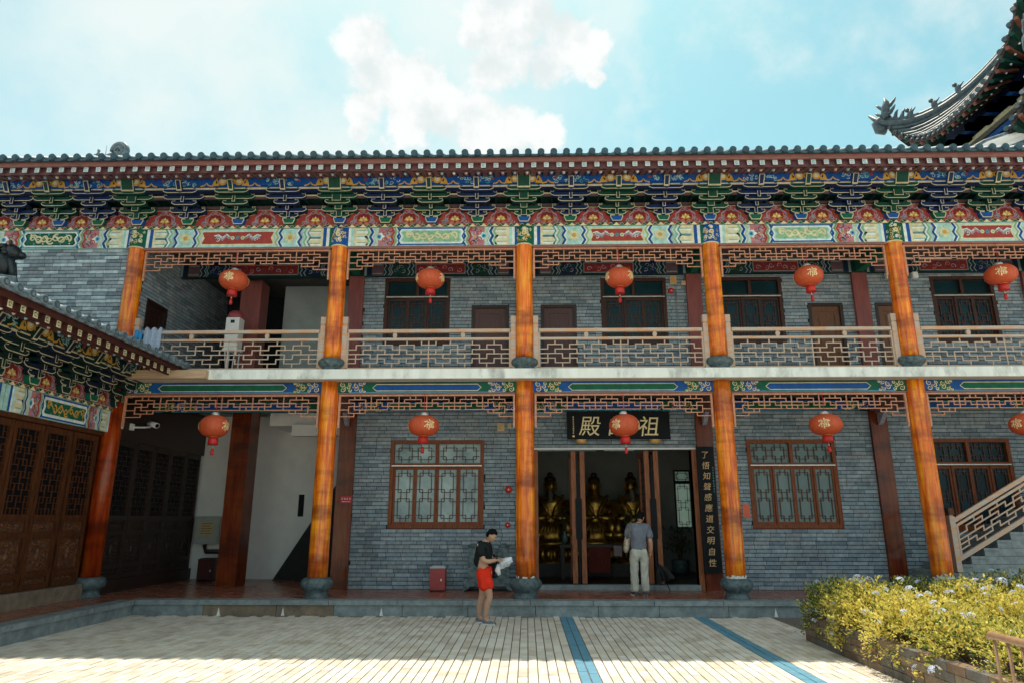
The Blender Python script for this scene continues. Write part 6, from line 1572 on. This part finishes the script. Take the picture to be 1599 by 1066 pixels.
SH_U, SH_S = mat('grey_mesh_shoe', (.20, .22, .27), (.09, .10, .13), rough=.7, scale=30), mat('white_sole', (.68, .68, .66), (.58, .58, .56), rough=.6)
at_local(p1, shoe((.06, -.10, 0), (1, -.12), SH_U, SH_S), 'shoe'); at_local(p1, shoe((-.12, .10, 0), (1, .1), SH_U, SH_S), 'shoe')
# crumpled bundle in his hands
bmx = bmesh.new(); bmesh.ops.create_icosphere(bmx, subdivisions=4, radius=1)
for v in bmx.verts:
    n = v.co.copy(); f = 1 + .30 * mnoise.noise(n * 1.9 + Vector((3, 1, 2))) + .16 * mnoise.noise(n * 4.5); v.co = Vector((n.x * .135 * f, n.y * .10 * f, n.z * .09 * f + (.05 * n.x)))
WB = mat('white_plastic_wrap', (.74, .76, .80), (.50, .54, .60), rough=.4, scale=6, bump=.5, bscale=9); bme = bpy.data.meshes.new('bundle'); bmx.to_mesh(bme); bmx.free(); bme.materials.append(WB)
for p in bme.polygons: p.use_smooth = True
c = Matrix.Rotation(R(-14), 3, 'Z') @ Vector((.375, .0, 1.08)); bo = put('bundle', bme, None, (-.78 + c.x, 13.45 + c.y, c.z), R(-14)); tag(bo, 'crumpled white and grey bundle held by the man in red shorts', 'bag')
b = MB(); b.tube([(-.10, -.03, -.03), (-.13, -.05, -.14), (-.09, -.05, -.22)], [.05, .055, .03], WB, 8); b.tube([(-.13, .0, -.05), (-.17, -.02, .0), (-.14, -.06, .08)], .018, BLACKL, 6)
put('hanging_fold', b, bo, tuple(bo.location), R(-14))

# man in grey T-shirt at the doorway, seen from behind; local frame: faces -y flipped, he looks into the hall (+Y)
J = dict(pelvis=V3(0, 0, .95), waist=V3(.0, 0, 1.10), chest=V3(.015, .02, 1.32), neck0=V3(.03, .05, 1.46), neck1=V3(.055, .09, 1.53),
         shL=V3(-.165, .02, 1.40), elL=V3(-.225, .0, 1.14), faL=V3(-.215, .06, 1.02), wrL=V3(-.19, .14, .95), shR=V3(.195, .02, 1.39), elR=V3(.26, -.01, 1.12), faR=V3(.275, .02, .99), wrR=V3(.265, .05, .87),
         hipL=V3(-.09, 0, .90), thL=V3(-.10, 0, .72), knL=V3(-.115, .0, .50), cfL=V3(-.125, -.02, .36), anL=V3(-.13, -.02, .10), ftL=V3(-.135, .06, .05),
         hipR=V3(.09, 0, .90), thR=V3(.10, 0, .72), knR=V3(.10, .01, .50), cfR=V3(.10, -.02, .36), anR=V3(.10, -.02, .10), ftR=V3(.11, .06, .05))
p2, bm2 = body('person', (2.42, 15.55, ZP + .0), J, 'man in grey T-shirt and pale trousers seen from behind at the doorway', .74)
hd, hr_ = head_mesh((.075, .12, 1.63), R(180 - 28), R(0), 0)
for q in (hd, hr_): q.transform(Matrix.Translation((.055, .09, 1.53)) @ Matrix.Rotation(R(-14), 4, 'X') @ Matrix.Rotation(R(10), 4, 'Y') @ Matrix.Translation((-.055, -.09, -1.53)))
hands = hand((.265, .05, .87), (-.1, .15, -1), (-1, .2, 0), .35, 1.0, 1) + hand((-.19, .14, .95), (.35, .7, -.2), (1, -.4, 0), .5, 1.0, -1)
at_local(p2, join_meshes('body', [bm2, hd] + hands), 'body'); at_local(p2, hr_, 'hair')
GT = mat('grey_blue_tshirt', (.19, .205, .25), (.14, .152, .19), rough=.95, spec=.1, scale=7, bump=.35, bscale=9)
vs = [(V3(0, 0, .80), (.188, .145)), (V3(.0, 0, 1.06), (.178, .135)), (V3(.012, .01, 1.24), (.19, .14)), (V3(.018, .02, 1.36), (.188, .132)), (V3(.03, .05, 1.475), (.10, .095))]; es = [(0, 1), (1, 2), (2, 3), (3, 4)]
for a, s_ in ((-.175, -1), (.205, 1)): chain(vs, es, [(V3(a, .02, 1.405), .092), (V3(a + s_ * .035, .01, 1.28), .088), (V3(a + s_ * .05, .0, 1.15), .09)], 3)
at_local(p2, wrinkle(skin_mesh('shirt', vs, es, GT, 4), .014, 9, 5), 'shirt')
TR = mat('pale_grey_trousers', (.50, .50, .44), (.38, .38, .34), rough=.9, spec=.1, scale=6, stretch=(1, 1, .6), bump=.4, bscale=10)
vs = [(V3(0, 0, 1.0), (.18, .14)), (V3(0, -.01, .92), (.195, .155))]; es = [(0, 1)]
for s_ in (-1, 1): chain(vs, es, [(V3(s_ * .092, -.01, .82), .115), (V3(s_ * .105, 0, .68), .102), (V3(s_ * .112, .0, .48), .086), (V3(s_ * .115 - (.0 if s_ < 0 else .01), -.015, .28), .085), (V3(s_ * .118 - (.0 if s_ < 0 else .01), -.015, .06), .084)], 1)
at_local(p2, wrinkle(skin_mesh('trousers', vs, es, TR, 4), .016, 10, 8), 'trousers')
DS = mat('navy_shoe', (.03, .035, .05), (.05, .055, .07), rough=.6)
at_local(p2, shoe((-.13, .0, 0), (-.15, 1), DS, SH_S), 'shoe'); at_local(p2, shoe((.105, .0, 0), (.1, 1), DS, SH_S), 'shoe')
bg_ = root('shoulder_bag', (2.20, 15.5, 1.3), 'beige shoulder bag hanging at the left side of the man in grey', 'bag')
BM = mat('beige_canvas', (.46, .40, .30), (.38, .33, .25), rough=.85, scale=8, bump=.4)
b = MB(); b.ball((2.15, 15.50, 1.33), (.055, .12, .17), BM, 14, 10); b.ball((2.13, 15.48, 1.25), (.05, .13, .09), BM, 12, 8); put('pouch', b, bg_)
b = MB(); b.tube([(2.15, 15.42, 1.46), (2.22, 15.38, 1.62), (2.27, 15.48, 1.80), (2.26, 15.62, 1.80), (2.17, 15.66, 1.55)], .017, mat('olive_strap', (.16, .15, .12), (.12, .11, .09), rough=.8), 7); put('strap', b, bg_)
um = root('black_umbrella', (3.0, 16.45, ZP), 'half-folded black umbrella standing at the doorway threshold beside the man in grey', 'umbrella')
b = MB(); K = mat('black_umbrella_cloth', (.008, .009, .011), (.014, .015, .017), rough=.7); A_, B2 = Vector((2.36, 16.42, .80)), Vector((2.60, 16.38, .50)); nrm = 10
ax = Vector((.35, 0, -.9)).normalized(); s1 = ax.cross(Vector((0, 1, 0))).normalized(); s2 = ax.cross(s1); tp = Vector((3.0, 16.42, .88))
for k in range(nrm):
    t0, t1, tm = 2 * math.pi * k / nrm, 2 * math.pi * (k + 1) / nrm, 2 * math.pi * (k + .5) / nrm
    e = lambda t, l, r: tp + ax * l + (s1 * math.cos(t) + s2 * math.sin(t)) * r
    b.face([tp, e(t0, .16, .15), e(tm, .16, .09), e(t1, .16, .15)], K); b.face([e(t0, .16, .15), e(t0, .40, .22), e(tm, .36, .10), e(tm, .16, .09)], K); b.face([e(t1, .16, .15), e(tm, .16, .09), e(tm, .36, .10), e(t1, .40, .22)], K)
put('canopy', b, um); b = MB(); b.tube([tp - ax * .06, tp + ax * .62], .009, BLACKL, 7); put('shaft', b, um)
